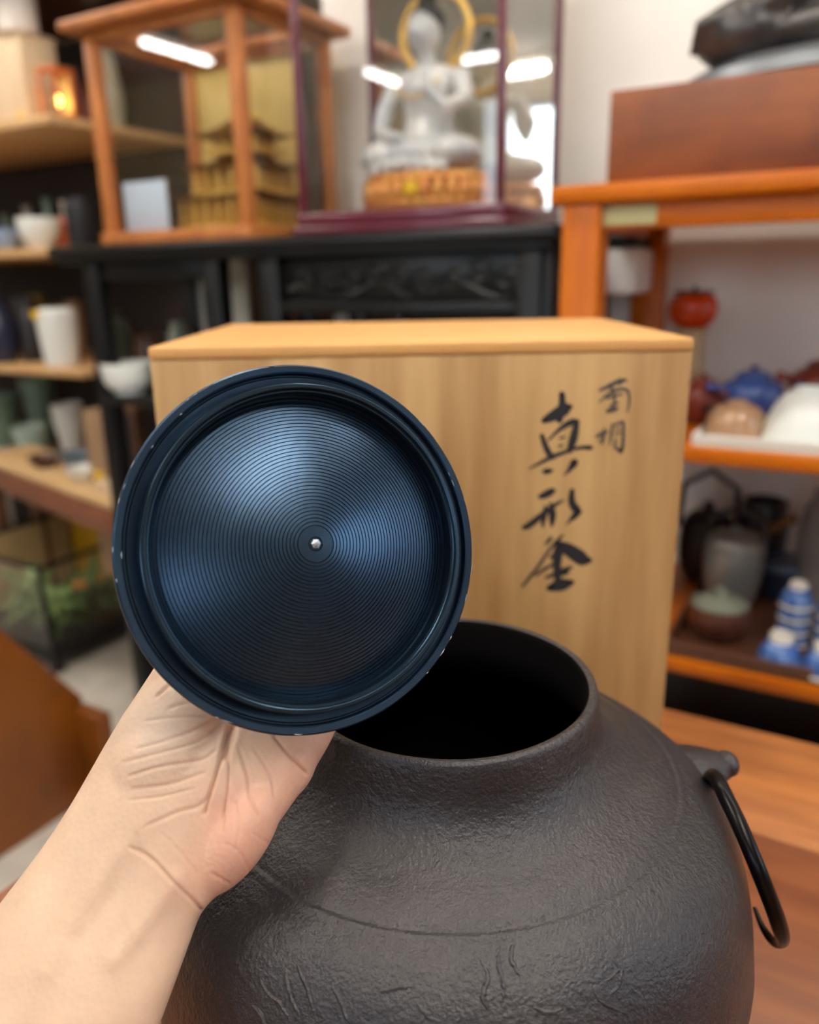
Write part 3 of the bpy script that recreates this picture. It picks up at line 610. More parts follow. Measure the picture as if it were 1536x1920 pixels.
for s in (QS0+.008, QS1-.010): qp('side_pane', s, s+.003, QD0+pw2, QD1-pw2, QB, QT, M_glass, 0)
qp('mirror_back', QS0+.016, QS1-.014, QD1-.006, QD1-.003, QB, QT, M_mirror, 0)
# seated figure
fs = hit(800, 330, 1.275)[0]; fz0 = QB+.0003
FGS = (hit(790, 62, 1.275)[1]-fz0)/.25
fg = rthing('seated_figure', 'silvery white seated deity figure with gold halo inside the purple case', 'statue', fs, 1.275, fz0)
fg.scale = (1.12, 1.12, FGS)
M_fig = mat('silvery_porcelain', (222, 220, 212), .3, .1, c2=(186, 190, 192), nscale=22)
M_figb = mat('carved_orange_gilt', (206, 130, 66), .4, .3, c2=(226, 168, 84), nscale=40, bump=.4, bscale=80, bdist=.004)
mb = MB(); z0 = .052
mb.ell((0, 0, z0+.028), (.092, .062, .030)); mb.ell((-.055, -.02, z0+.028), (.042, .04, .024)); mb.ell((.055, -.02, z0+.028), (.042, .04, .024))
mb.tube([(0, .01, z0+.03), (0, .012, z0+.08), (0, .01, z0+.125), (0, .008, z0+.15)], [.045, .036, .042, .022], 16)
mb.ell((0, .01, z0+.135), (.052, .026, .022)); mb.tube([(0, .006, z0+.145), (0, .0, z0+.175)], [.014, .013], 12); mb.ell((0, -.004, z0+.198), (.024, .026, .031))
mb.ell((0, -.030, z0+.196), (.004, .005, .007))
mb.tube([(-.052, .008, z0+.138), (-.068, -.005, z0+.095), (-.062, -.03, z0+.062), (-.03, -.05, z0+.052)], [.015, .013, .011, .009], 12)
mb.tube([(.052, .008, z0+.138), (.07, -.01, z0+.10), (.052, -.042, z0+.085), (.03, -.055, z0+.112)], [.015, .013, .011, .009], 12)
mb.tube([(-.03, -.05, z0+.052), (-.01, -.055, z0+.05)], [.009, .006], 10); mb.tube([(.03, -.055, z0+.112), (.027, -.055, z0+.135)], [.008, .005], 10)
for k in range(7): mb.tube([(-.07+.02*k, -.05, z0+.03-.004*abs(k-3)), (-.05+.016*k, -.062+.004*abs(k-3), z0+.01), (-.06+.02*k, -.055, z0+.002)], [.006, .007, .006], 8)
mef = remeshed(mb, .0032, 3, .5); mef.materials.append(M_fig); mef.polygons.foreach_set('use_smooth', [True]*len(mef.polygons)); mef.name = 'body'
ob = bpy.data.objects.new('body', mef); col.objects.link(ob); ob.parent = fg
M_hair = mat('black_paint', (24, 23, 24), .4)
mb = MB(); mb.ell((0, .006, z0+.214), (.0268, .0285, .0225)); mb.ell((0, .006, z0+.240), (.014, .014, .014)); mb.build('hair', M_hair, fg)
mb = MB(); mb.tube([(.055*math.cos(a), .032, z0+.203+.055*math.sin(a)) for a in np.linspace(0, 2*math.pi, 41)], .0055, 10); mb.build('halo', M_gold, fg)
mb = MB(); mb.lathe([(0, 0), (.098, 0), (.104, .010), (.094, .020), (.090, .034), (.100, .044), (.096, .052), (0, .052)], 40, sy=.72); bs = mb.build('pedestal', M_figb, fg)
for k in range(14):
    a = math.pi*(1.03+.94*k/13); mb = MB(); mb.ell((.094*math.cos(a), .068*math.sin(a), .026), (.010, .010, .018)); mb.build('petal', M_figb, bs)
B(.008, .030, -.083, -.0815, .020, .036, .0004).build('price_tag', M_tag, fg)
for k in range(9):
    a = math.pi*(1.15+.7*k/8); mb = MB(); mb.ell((.03*math.cos(a)*1.3, -.028-.006*math.sin((k/8)*math.pi), z0+.125-.02*math.sin((k/8)*math.pi)), (.003, .003, .003)); mb.build('bead', M_gold, fg)

# ------------------------------------------------------------------ orange shelf unit on the right
SF, SB = 1.062, 1.475
su = rthing('shelf_unit', 'orange varnished open wooden shelf unit beside the black rack', 'shelf', -.39, SF, FL); sb_ = (-.39, SF, FL)
def sp(name, s0, s1, d0, d1, z0, z1, M=M_orange, bev=.003, par=None, lab=None): return rb(name, s0, s1, d0, d1, z0, z1, M, par if par is not None else su, bev, sb_, lab)
SZ2, SZ3, SZ4 = .139, -.164, -.50
sp('top_board', -.394, .62, SF-.004, SB, .444, .467, bev=.005)
ap = sp('apron', -.326, .56, SF+.016, SF+.034, .412, .4437)
sp('apron', -.36, -.342, SF+.052, SB-.052, .412, .4437)
for s in (-.377, .56):
    sp('leg', s, s+.051, SF+.002, SF+.050, FL, .4437, M_orangel, .004); sp('leg', s, s+.051, SB-.050, SB-.002, FL, .4437, M_orangel, .004)
for z in (SZ2, SZ3, SZ4):
    sp('shelf_board', -.325, .559, SF+.004, SB-.004, z-.021, z, bev=.004)
a0 = hit(1118, 398, SF+.016)[0]; a1 = hit(1232, 398, SF+.016)[0]
sp('label_strip', a0, a1, SF+.0145, SF+.0158, .4165, .4400, mat('pale_green_label', (186, 180, 130), .6), .0003, ap)
sp('added_black_sheet', -.325, .559, SB-.012, SB-.003, FL+.01, SZ3-.0213, M_black)  # black sheet added to make the gap below the shelf read dark
# white box on the wall seen between the legs
o = rthing('wall_box', 'white plastic box with a black top fixed between the orange shelf legs', 'box', hit(1160, 500, 1.33)[0], 1.33, hit(1160, 552, 1.33)[1])
k = kpx(1160, 500, 1.45); B(-.031, .031, 0, .172, 0, .072, .008).build('housing', mat('bright_white', (246, 244, 238), .4), o); B(-.030, .026, -.004, .172, .0725, .100, .006).build('cap', M_black, o)
# red brown box and bronze statue on top
z1 = hit(1137, 172, 1.085)[1]; s0 = hit(1137, 340, 1.085)[0]
wbx = rthing('wooden_plinth_box', 'red brown wooden box on the orange shelf top under the bronze statue', 'box', s0, 1.085, .4672)
B(0, .62, 0, .014, 0, z1-.4672, .002).build('front_board', M_redwood, wbx); B(0, .014, .0143, .30, 0, z1-.4672, .002).build('side_board', M_redwood, wbx)
B(.606, .62, .0143, .30, 0, z1-.4672, .002).build('side_board', M_redwood, wbx); B(.0143, .6057, .0143, .30, z1-.4672-.014, z1-.4672-.001, .002).build('top_board', M_redwood, wbx)
M_brz = mat('dark_bronze', (104, 100, 98), .38, .75, c2=(70, 66, 64), nscale=14)
bs0 = hit(1268, 140, 1.20)[0]
st_ = rthing('bronze_statue', 'dark bronze seated statue with draped knees on the red brown box', 'statue', bs0+.21, 1.24, z1+.0003)
mb = MB(); mb.lathe([(0, 0), (.205, 0), (.212, .008), (.205, .022), (.18, .034), (.10, .040), (0, .040)], 56, sy=.62); mb.build('base', mat('grey_bronze', (130, 134, 138), .36, .6, c2=(100, 102, 104), nscale=12), st_)
mb = MB(); mb.ell((-.125, -.035, .068), (.068, .06, .042)); mb.ell((.125, -.035, .068), (.068, .06, .042)); mb.ell((0, -.03, .06), (.12, .075, .035)); mb.tube([(0, .0, .06), (0, .01, .16), (0, .01, .24)], [.09, .075, .06], 18)
for k in range(6): mb.tube([(-.185+.016*k, -.07+.006*k, .045), (-.175+.02*k, -.088, .075+.004*k), (-.13+.022*k, -.07, .104)], [.006, .008, .005], 8)
mb.ell((0, .01, .30), (.04, .045, .052)); mb.tube([(0, .01, .235), (0, .01, .27)], [.03, .026], 12)
mb.tube([(-.075, .01, .225), (-.11, -.01, .15), (-.07, -.06, .105), (-.01, -.085, .10)], [.03, .026, .022, .016], 12); mb.tube([(.075, .01, .225), (.11, -.01, .15), (.07, -.06, .105), (.01, -.085, .10)], [.03, .026, .022, .016], 12)
mef = remeshed(mb, .004, 10); mef.materials.append(M_brz); mef.polygons.foreach_set('use_smooth', [True]*len(mef.polygons))
ob = bpy.data.objects.new('figure', mef); col.objects.link(ob); ob.parent = st_
mb = MB(); mb.lathe([(.105, .112), (.112, .118), (.108, .132), (.09, .14), (.085, .112)], 40, sy=.8); mb.build('sash', M_hair, st_)
# persimmon on its stand
ps_, pz_ = hit(1297, 616, 1.33); k = kpx(1297, 600, 1.33)
std = rthing('bamboo_stand', 'pale bamboo stand under the red persimmon ornament', 'stand', ps_, 1.33, SZ2)
mb = MB(); hh = pz_-SZ2; mb.lathe([(0, 0), (.026, 0), (.026, .006), (.021, .010), (.021, hh*.5), (.0225, hh*.5+.003), (.021, hh*.5+.006), (.021, hh-.006), (.026, hh-.005), (.026, hh), (0, hh)], 28); mb.build('post', mat('bamboo', (196, 170, 130), .5, c2=(180, 152, 112), nscale=6, stretch=(6, 6, 1)), std)
pe = rthing('persimmon_ornament', 'glossy red orange persimmon ornament with dark calyx on a stand', 'ornament', ps_, 1.33, pz_+.0002)
mb = MB(); P = smoothprof([(0, .003), (18, 0), (34, 10), (42, 28), (42, 44), (36, 58), (22, 66), (8, 66), (0, 63)], 4)
mb.lathe([(max(r*k, 0), h*k) for r, h in P], 40, fn=lambda p: Vector((p.x*(1+.03*math.cos(4*math.atan2(p.y, p.x))), p.y*(1+.03*math.cos(4*math.atan2(p.y, p.x))), p.z))); mb.build('fruit', mat('persimmon_glaze', (206, 72, 8), .28, c2=(184, 54, 4), nscale=8), pe)
M_calyx = mat('dark_calyx', (52, 34, 22), .5)
for a in range(4):
    R = Matrix.Rotation(a*math.pi/2+.3, 3, 'Z'); mb = MB(); mb.ell(R @ Vector((.016, 0, 66.5*k)), (.016, .011, .0025), R=R); mb.build('calyx_leaf', M_calyx, pe)
mb = MB(); mb.tube([(0, 0, 64*k), (.001, 0, 76*k)], .0035, 8); mb.build('stem', M_calyx, pe)
# second shelf: tray, bowls, pots
ts0 = hit(1298, 840, 1.085)[0]
tr = rthing('white_tray', 'flat white tray on the middle orange shelf under two upturned bowls', 'tray', ts0, 1.075, SZ2+.0002)
B(0, .44, 0, .17, 0, .006, .002).build('base', M_white, tr)
for q in ((0, .44, 0, .005), (0, .44, .165, .17), (0, .005, .0053, .1647), (.435, .44, .0053, .1647)): B(*q, .0062, .016, .0015).build('edge', M_white, tr)
TZ = SZ2+.0066
M_beige = mat('beige_glaze', (186, 150, 116), .2, c2=(170, 132, 98), nscale=10, coat=.4)
lath('upturned_bowl', M_beige, 'beige glazed tea bowl lying upside down on the white tray', 'bowl', 1378, 1.135, TZ, [(54, 0), (56, 4), (54, 22), (47, 44), (32, 58), (20, 60), (20, 66), (15, 66), (15, 61), (0, 61)], sh=3)
lath('upturned_bowl', mat('white_fluted', (232, 236, 230), .3), 'large white fluted bowl lying upside down at the right picture edge', 'bowl', 1508, 1.14, TZ, [(78, 0), (80, 4), (70, 34), (56, 66), (40, 88), (28, 92), (28, 99), (22, 99), (22, 93), (0, 93)], sh=3, seg=96)
def teapot(label, M, px, d, z, R_, Hh, px_sp=1, Ml=None):
    py = proj(W(hit(px, 600, d)[0], d, z))[1]; s, _ = hit(px, py, d); k = kpx(px, py, d); R_ *= k; Hh *= k
    t = rthing('teapot', label, 'teapot', s, d, z)
    mb = MB(); mb.lathe([(max(r, 0)*R_, h*Hh) for r, h in smoothprof([(0, 0), (.6, 0), (.9, .2), (1, .45), (.9, .68), (.55, .8), (.5, .82)], 4)]+[(0, .82*Hh)], 36); mb.build('body', M, t)
    mb = MB(); mb.lathe([(0, .82*Hh), (.58*R_, .82*Hh), (.56*R_, .86*Hh), (.3*R_, .92*Hh), (.1*R_, .93*Hh), (.1*R_, .96*Hh), (.16*R_, 1.0*Hh), (0, 1.02*Hh)], 28); mb.build('lid', Ml or M, t)
    mb = MB(); mb.tube([(px_sp*.85*R_, 0, .4*Hh), (px_sp*1.2*R_, 0, .5*Hh), (px_sp*1.45*R_, 0, .75*Hh)], [.2*R_, .14*R_, .09*R_], 12); mb.build('spout', M, t)
    mb = MB(); mb.tube([(-px_sp*.55*R_, -.55*R_, .6*Hh), (-px_sp*.9*R_, -1.0*R_, .66*Hh), (-px_sp*1.15*R_, -1.4*R_, .72*Hh)], [.13*R_, .12*R_, .15*R_], 12); mb.build('handle', M, t)
    return t
M_blue = mat('blue_glaze', (56, 82, 146), .3, c2=(30, 46, 96), nscale=12); M_redc = mat('red_clay', (126, 50, 36), .35, c2=(96, 36, 26), nscale=8)
teapot('blue glazed teapot between the bowls on the middle orange shelf', M_blue, 1405, 1.27, SZ2, 56, 108, 1)
teapot('small red clay teapot half hidden by the storage box edge', M_redc, 1314, 1.25, SZ2, 40, 92, -1)
teapot('round dark red clay teapot behind the white upturned bowl', M_redc, 1540, 1.37, SZ2, 62, 118, 1)
M_blk2 = mat('black_clay', (34, 30, 32), .4)
lath('tea_cup', M_blk2, 'black clay cup between the beige bowl and the red teapot', 'cup', 1345, 1.22, SZ2, [(18, 0), (24, 10), (26, 40), (23, 40), (20, 10), (0, 8)], sh=2)
lath('tea_cup', M_blk2, 'black clay cup between the beige and white upturned bowls', 'cup', 1448, 1.26, SZ2, [(20, 0), (26, 12), (28, 44), (25, 44), (22, 12), (0, 8)], sh=2)
# third shelf
trs = hit(1284, 1230, 1.085)[0]
M_tray = mat('dark_tray_wood', (98, 62, 42), .45, c2=(78, 46, 30), nscale=6, stretch=(1, 8, 8))
wt = rthing('wooden_tray', 'dark brown wooden tray on the lower orange shelf full of pottery', 'tray', trs-.03, 1.075, SZ3+.0002)
B(0, .5, 0, .33, 0, .006, .001).build('base', M_tray, wt)
for q in ((0, .5, 0, .008), (0, .5, .322, .33), (0, .008, .0083, .3217), (.492, .5, .0083, .3217)): B(*q, .0062, .020, .0015).build('edge', M_tray, wt)
T3 = SZ3+.0066
M_potg = mat('grey_pot', (150, 150, 146), .3, .4, c2=(110, 110, 108), nscale=8); M_potb = mat('brown_pot', (104, 58, 40), .3, c2=(70, 36, 26), nscale=10)
def handle_pot(t, k): pass
lp = lath('lidded_pot', M_potb, 'squat brown lidded pot with a grey green lid on the dark tray', 'pot', 1345, 1.16, T3, [(34, 0), (48, 10), (54, 30), (54, 50), (48, 62), (0, 62)], parts=[lambda t, k: MB().lathe([(0, 62*k), (50*k, 62.2*k), (51*k, 66*k), (34*k, 76*k), (10*k, 80*k), (8*k, 86*k), (12*k, 92*k), (0, 94*k)], 36).build('lid', M_gg, t)])
lath('metal_pot', M_potg, 'round grey metal pot behind the brown lidded pot', 'pot', 1368, 1.285, T3, [(30, 0), (42, 20), (51, 60), (53, 110), (46, 136), (20, 146), (8, 146), (8, 154), (0, 156)], parts=[lambda t, k: MB().tube([(-50*k, 0, 130*k), (-44*k, 0, 170*k), (0, 0, 190*k), (44*k, 0, 170*k), (50*k, 0, 130*k)], 6*k, 10).build('bail', M_blk2, t)])
lath('black_kettle', M_blk2, 'black iron teapot standing against the wall on the lower shelf', 'teapot', 1318, 1.40, SZ3, [(30, 0), (44, 30), (48, 80), (40, 120), (20, 135), (8, 138), (10, 150), (0, 152)], parts=[lambda t, k: MB().tube([(-52*k, 0, 100*k), (-46*k, 0, 180*k), (0, 0, 210*k), (46*k, 0, 180*k), (52*k, 0, 100*k)], 6*k, 10).build('bail', M_blk2, t)])
lath('black_jar', M_blk2, 'black jar with a wooden ladle handle leaning out of it', 'jar', 1420, 1.425, SZ3, [(34, 0), (40, 40), (42, 110), (38, 150), (36, 160), (31, 160), (32, 120), (0, 20)])
P0 = W(*[hit(1355, 1035, 1.43)[0], 1.43, hit(1355, 1035, 1.43)[1]]); h1 = hit(1490, 972, 1.36); P1 = W(h1[0], 1.36, h1[1])
mb = MB(); mb.tube([P0, (P0+P1)/2, P1], [.006, .0065, .008], 12); tag(mb.build('ladle_handle', mat('bamboo_brown', (140, 96, 56), .5)), 'brown wooden ladle handle sticking up over the black pots', 'ladle')
M_navy = mat('navy_lacquer', (36, 46, 72), .3)
rbox('lacquer_box', M_navy, 'dark navy lacquer box beside the grey metal pot', 'box', 1432, 1492, 1075, 1.34, T3, .08, parts=[lidp(.012, mat('pale_navy', (92, 112, 136), .3))])
lath('grey_jar', mat('grey_glaze', (140, 134, 130), .3, c2=(176, 172, 168), nscale=9), 'tall grey glazed jar at the right edge of the lower shelf', 'jar', 1538, 1.36, T3, [(34, 0), (46, 40), (50, 120), (44, 180), (30, 205), (32, 215), (0, 215)])
M_cupb = mat('blue_white_cup', (52, 92, 164), .22, c2=(120, 152, 204), nscale=60, contrast=(.45, .65)); M_cupw = mat('cup_white', (240, 236, 224), .2)
def cup(px, d, z, label, sc_=1.0, up=False):
    py = proj(W(hit(px, 600, d)[0], d, T3))[1]; s, _ = hit(px, py, d); k = kpx(px, py, d)*sc_
    t = rthing('porcelain_cup', label, 'cup', s, d, z, 'small blue and white cups')
    MB().lathe([(35*k, 4*k), (36*k, 8*k), (32*k, 24*k), (24*k, 40*k), (19*k, 44*k), (17*k, 44*k), (17*k, 41*k), (22*k, 37*k), (29*k, 22*k), (33*k, 4*k)], 36).build('bowl', M_cupb, t)
    MB().lathe([(33*k, 4*k), (33*k, 1*k), (35*k, 0), (37.5*k, 1*k), (37.5*k, 4*k), (36*k, 7*k), (34*k, 7*k)], 36).build('rim', M_cupw, t)
    MB().lathe([(0, 42*k), (17*k, 42*k), (19.5*k, 43.5*k), (19*k, 56*k), (16*k, 57*k), (14*k, 53*k), (0, 53*k)], 30).build('foot', M_cupw, t)
    return k
cup(1462, 1.105, T3, 'blue and white cup upside down on the tray, front left of the cup stacks', 1.1)
cup(1546, 1.10, T3, 'blue and white cup upside down at the right picture edge', 1.1)
for px, d, where in ((1486, 1.185, 'beside the navy box'), (1556, 1.17, 'cut by the picture edge')):
    k = 0
    for i in range(4): k = cup(px, d, T3+i*30*(k or 1), 'blue and white cup, ' + ['lowest', 'second from below', 'third from below', 'topmost'][i] + ' of the stack ' + where, .82) 
lath('white_plate', M_white, 'white plate on the lowest orange shelf behind the table', 'plate', 1372, 1.20, SZ4, [(60, 0), (62, 6), (110, 16), (112, 20), (60, 10), (0, 9)], sh=1)

# ------------------------------------------------------------------ pale shelf unit in the alcove on the left
LF, LE = 1.60, -2.035
lu = rthing('display_shelving', 'pale wooden shelving crowded with pottery on the left', 'shelf', LE, LF, FL); lb = (LE, LF, FL)
def lp_(name, s0, s1, d0, d1, z0, z1, M=M_shelfw, bev=.003): return rb(name, s0, s1, d0, d1, z0, z1, M, lu, bev, lb)
LZ1, LZ2, LZ3, LZ4 = .80, .455, .105, -.27
for z in (LZ1, LZ2, LZ3, LZ4): lp_('shelf_board', -3.3, LE, LF, 2.12, z-.024, z)
lp_('top_board', -3.3, LE, LF-.05, 2.12, 1.155, 1.185, M_db)
lp_('back_panel', -3.3, LE, 2.121, 2.135, FL, 1.15, M_dark)
for s in (-3.3, LE-.04):
    lp_('post', s, s+.035, 2.137, 2.165, FL, 1.13, M_dark)
# second run of shelves further back, seen through the cedar case and the rack
M_vcream = mat('cream_vase', (206, 196, 168), .3, c2=(180, 172, 146), nscale=6); M_vred = mat('red_brown_vase', (124, 62, 44), .35, c2=(96, 46, 34), nscale=8)
bk = rthing('back_shelving', 'dark shelving at the back seen through the cedar case', 'shelf', -1.95, 2.45, FL); bb = (-1.95, 2.45, FL)
for z in (.78, .40, .02, -.36): rb('shelf_board', -1.98, -1.12, 2.45, 2.85, z-.024, z, M_shelfw, bk, .003, bb)
for s in (-1.985, -1.155): rb('side_board', s-.02, s, 2.45, 2.85, FL, 1.1, M_brownf, bk, .003, bb)
def vase(*a, **k): return lath(*a, **k)
# top shelf, things left of the case
rbox('wooden_box', M_cream, 'tall cream wooden box at the top left of the picture', 'box', -10, 58, 62, 1.66, LZ1+.0003, .12, parts=[lidp(.006, M_cream), tagb(.3, .1, .02)])
lath('white_canister', mat('pinkish_white', (240, 226, 212), .4), 'round white canister standing on the tall cream box', 'canister', 38, 1.69, hit(30, 62, 1.66)[1]+.0066, [(34, 0), (36, 3), (36, 66), (34, 72), (0, 72)], sh=1)
ls, lz_ = hit(92, 210, 1.64); kk = kpx(92, 210, 1.64)
lan = rthing('candle_lantern', 'small glass lantern in an orange frame with a lit flame', 'lantern', ls, 1.64, LZ1+.0003)
M_lanf = mat('lantern_frame', (204, 112, 60), .4)
for a in (-1, 1):
    for b_ in (0, 1): B(a*.030-.004, a*.030+.004, b_*.058, b_*.058+.008, .008, .118, .001).build('frame_post', M_lanf, lan)
B(-.036, .036, -.002, .068, 0, .008, .001).build('base', M_lanf, lan); B(-.036, .036, -.002, .068, .118, .128, .002).build('roof', M_lanf, lan); B(-.026, .026, .002, .004, .0085, .1175, 0).build('pane', M_glass, lan)
B(-.026, .026, .062, .064, .0085, .1175, 0).build('back_plate', M_goldp, lan)
mb = MB(); mb.lathe([(.012, .0085), (.012, .030), (0, .030)], 16, o=(0, .033, 0)); mb.build('candle', M_cream, lan)
mb = MB(); mb.ell((0, .033, .046), (.010, .010, .015)); mb.build('flame', emis('flame', (1, .55, .12), 14), lan)
lath('red_jar', M_vred, 'dark red jar beside the lantern, left of the cedar case', 'jar', 140, 1.74, LZ1+.0003, [(18, 0), (26, 20), (24, 60), (14, 80), (16, 90), (0, 90)])
lath('red_jar', M_vred, 'dark red jar close to the cedar case corner post', 'jar', 168, 1.86, LZ1+.0003, [(16, 0), (22, 20), (20, 50), (12, 66), (0, 66)], parts=[lambda t, k: B(-2*k, 12*k, -24*k, -23*k, 22*k, 38*k, .0003).build('price_tag', M_tag, t)])
# on the back shelving, seen through the case
B_ = .7803
lath('tall_vase', M_vcream, 'tall cream vase seen through the left of the cedar case', 'vase', 212, 2.02, LZ1+.0003, [(20, 0), (26, 40), (28, 80), (20, 130), (14, 150), (18, 165), (0, 165)])
lath('tall_vase', M_vred, 'red brown jar seen through the front pane of the cedar case', 'vase', 268, 2.55, B_, [(24, 0), (36, 30), (38, 80), (30, 120), (20, 130), (24, 142), (0, 142)])
lath('tall_vase', M_vred, 'second red brown jar deep behind the cedar case', 'vase', 300, 2.70, B_, [(20, 0), (30, 30), (30, 70), (18, 100), (22, 112), (0, 112)])
rbox('paper_scroll_box', M_white, 'narrow white upright box behind the cedar case', 'box', 338, 362, 120, 2.56, B_, .1, parts=[lidp(.01, M_cream)])
# second shelf
L2 = LZ2+.0003
lath('grey_bowl', M_white, 'white glazed bowl on the second shelf by the dark canister', 'bowl', 78, 1.67, L2, [(18, 0), (20, 4), (34, 24), (38, 50), (35, 50), (18, 12), (0, 10)], sh=2)
lath('glass_bowl', mat('blue_glass', (150, 170, 200), .1, .3), 'bluish glass bowl at the left picture edge', 'bowl', 14, 1.66, L2, [(18, 0), (26, 10), (34, 34), (31, 34), (18, 10), (0, 8)], sh=2)
lath('orange_cup', mat('orange_glaze', (178, 72, 34), .3), 'orange red cup behind the white bowl', 'cup', 122, 1.76, L2, [(16, 0), (22, 10), (24, 50), (21, 50), (18, 10), (0, 8)], sh=2)
lath('dark_canister', M_blk2, 'dark canister touching the cedar case at its lower left', 'canister', 158, 1.64, L2, [(26, 0), (28, 4), (28, 70), (24, 74), (24, 84), (0, 86)], sh=1)
for i, (px, d, h_, c, nm) in enumerate([(20, 1.95, 70, (96, 110, 92), 'grey green'), (62, 1.98, 84, (150, 150, 138), 'ash grey'), (100, 1.96, 96, (104, 128, 112), 'celadon'), (132, 1.90, 88, (196, 188, 176), 'off white'), (170, 1.98, 80, (84, 74, 60), 'olive brown')]):
    lath('sake_bottle', mat('bottle_%d' % i, c, .3), nm+' bottle at the back of the second shelf', 'bottle', px, d, L2, [(14, 0), (18, 10), (18, h_*.5), (8, h_*.7), (7, h_*.92), (9, h_), (0, h_)])
# third shelf
L3 = LZ3+.0003; M_bluedk = mat('blue_black', (34, 40, 62), .3)
lath('black_vase', M_bluedk, 'blue black vase at the left edge with a yellow tag', 'vase', 6, 1.66, L3, [(24, 0), (30, 20), (32, 60), (22, 100), (14, 112), (18, 124), (0, 124)], parts=[tagpart(18, -26, 24, (70, 94))])
lath('black_vase', M_blk2, 'slim black vase between the blue black and white vases', 'vase', 66, 1.73, L3, [(18, 0), (22, 20), (22, 80), (14, 104), (16, 116), (0, 116)])
lath('white_vase', M_white, 'white ribbed square shouldered vase with a yellow tag', 'vase', 118, 1.66, L3, [(27, 0), (30, 6), (33, 40), (36, 80), (37, 98), (30, 104), (28, 104), (26, 96), (0, 20)], seg=24, sh=2, parts=[tagpart(-8, -37, 22, (88, 102))])
for i, (px, c, nm) in enumerate([(10, (92, 76, 50), 'olive'), (48, (60, 52, 46), 'charcoal'), (82, (150, 118, 48), 'ochre'), (120, (78, 60, 44), 'umber'), (150, (150, 112, 74), 'tan')]):
    lath('tea_bowl', mat('bowl_%d' % i, c, .35), nm+' tea bowl at the back of the third shelf', 'bowl', px, 1.95, L3, [(10, 0), (11, 4), (14, 30), (16, 84+6*(i % 3)), (14, 84+6*(i % 3)), (10, 20), (0, 12)], sh=2)
# fourth shelf: dishes
L4 = LZ4+.0003
M_dish = [mat('dish_celadon', (168, 186, 172), .25), mat('dish_slate', (84, 100, 112), .3), mat('dish_white', (222, 222, 214), .25), mat('dish_green', (110, 136, 118), .3)]
for i, (px, d, z, r, h_, mi, lab) in enumerate([(24, 1.67, 0, 34, 34, 2, 'shallow white dish at the front of the fourth shelf'), (104, 1.67, 0, 34, 40, 1, 'slate blue dish on the fourth shelf beside the black rack post'), (66, 1.78, 0, 32, 66, 0, 'deep celadon bowl in the middle of the fourth shelf'), (14, 1.88, 0, 32, 96, 3, 'green deep bowl at the left edge of the fourth shelf'), (140, 1.84, 0, 28, 104, 2, 'tall white bowl at the back of the fourth shelf'), (86, 2.0, 0, 30, 120, 3, 'tall green bowl deep on the fourth shelf')]):
    lath('dish', M_dish[mi], lab.replace('stack of ', ''), 'dish', px, d, L4, [(r*.45, 0), (r*.5, h_*.1), (r*.9, h_*.7), (r, h_), (r*.94, h_), (r*.5, h_*.2), (0, h_*.18)], sh=2)
# low wooden bench in front of the shelving
c = W(-1.485, 1.205, 0); c[2] = hit(190, 945, 1.205)[1]; rz = math.radians(-43)
bn = thing('wooden_bench', 'pale topped low wooden bench with red brown front beside the rack post', 'bench', (c[0], c[1], FL), rz)
M_pale = mat('pale_board', (222, 186, 134), .5, c2=(208, 168, 116), nscale=5, stretch=(1, 8, 8)); zt = c[2]-FL
B(-.9, 0, 0, .19, zt-.012, zt, .002).build('top_board', M_pale, bn)
B(-.9, 0, .004, .022, zt-.085, zt-.0123, .002).build('front_rail', mat('rail_red', (142, 86, 58), .5, c2=(118, 68, 44), nscale=6, stretch=(1, 6, 6)), bn)
B(-.016, 0, .0225, .186, zt-.085, zt-.0123, .002).build('side_rail', M_brownf, bn)
for x in (-.88, -.04): 
    for y in (.03, .145): B(x, x+.035, y, y+.035, 0, zt-.0123, .002).build('leg', M_brownf, bn)
R2 = Matrix.Rotation(rz, 3, 'Z')
for i, (x, y, r, h_, mm, lab) in enumerate([(-.30, .08, .05, .035, M_white, 'white saucer bowl on the pale bench top'), (-.42, .12, .05, .05, M_dish[1], 'slate bowl with yellow tag on the pale bench'), (-.55, .08, .045, .03, M_db, 'small dark brown dish on the pale bench end')]):
    mb = MB(); mb.lathe([(0, 0), (r*.5, 0), (r*.9, h_*.6), (r, h_), (r*.94, h_), (r*.5, h_*.25), (0, h_*.2)], 36); o = mb.build('dish', mm); p = R2 @ Vector((x, y, 0)); o.location = (c[0]+p.x, c[1]+p.y, c[2]+.0003); tag(o, lab, 'dish')
bx = B(-.16, -.02, .03, .16, 0, .03, .002).build('flat_box', M_cream); bx.location = (c[0], c[1], c[2]+.0003); bx.rotation_euler = (0, 0, rz); tag(bx, 'flat cream wooden box on the corner of the pale bench', 'box')

# ------------------------------------------------------------------ black framed glass tank with greenery
gd = 1.24; gs, gz = hit(72, 1065, gd); gb = hit(92, 1232, gd)[1]
tk = rthing('glass_tank', 'black framed glass tank with green plants behind the brown chair', 'glass case', gs, gd, gb); tkb = (gs, gd, gb)
def gp(name, s0, s1, d0, d1, z0, z1, M=M_black, bev=.001): return rb(name, s0, s1, d0, d1, z0, z1, M, tk, bev, tkb)
GW, GD = .42, .42; f_ = .011
for s in (gs-GW, gs-f_):
    for d in (gd, gd+GD-f_): gp('frame_post', s, s+f_, d, d+f_, gb+.02, gz-f_)
for d in (gd, gd+GD-f_): gp('frame_bar', gs-GW, gs, d, d+f_, gz-f_, gz)
for s in (gs-GW, gs-f_): gp('frame_bar', s, s+f_, gd+f_, gd+GD-f_, gz-f_, gz)
gp('base', gs-GW, gs, gd, gd+GD, gb, gb+.02)
gp('front_pane', gs-GW+f_, gs-f_, gd+.004, gd+.007, gb+.02, gz-f_, M_glass, 0)
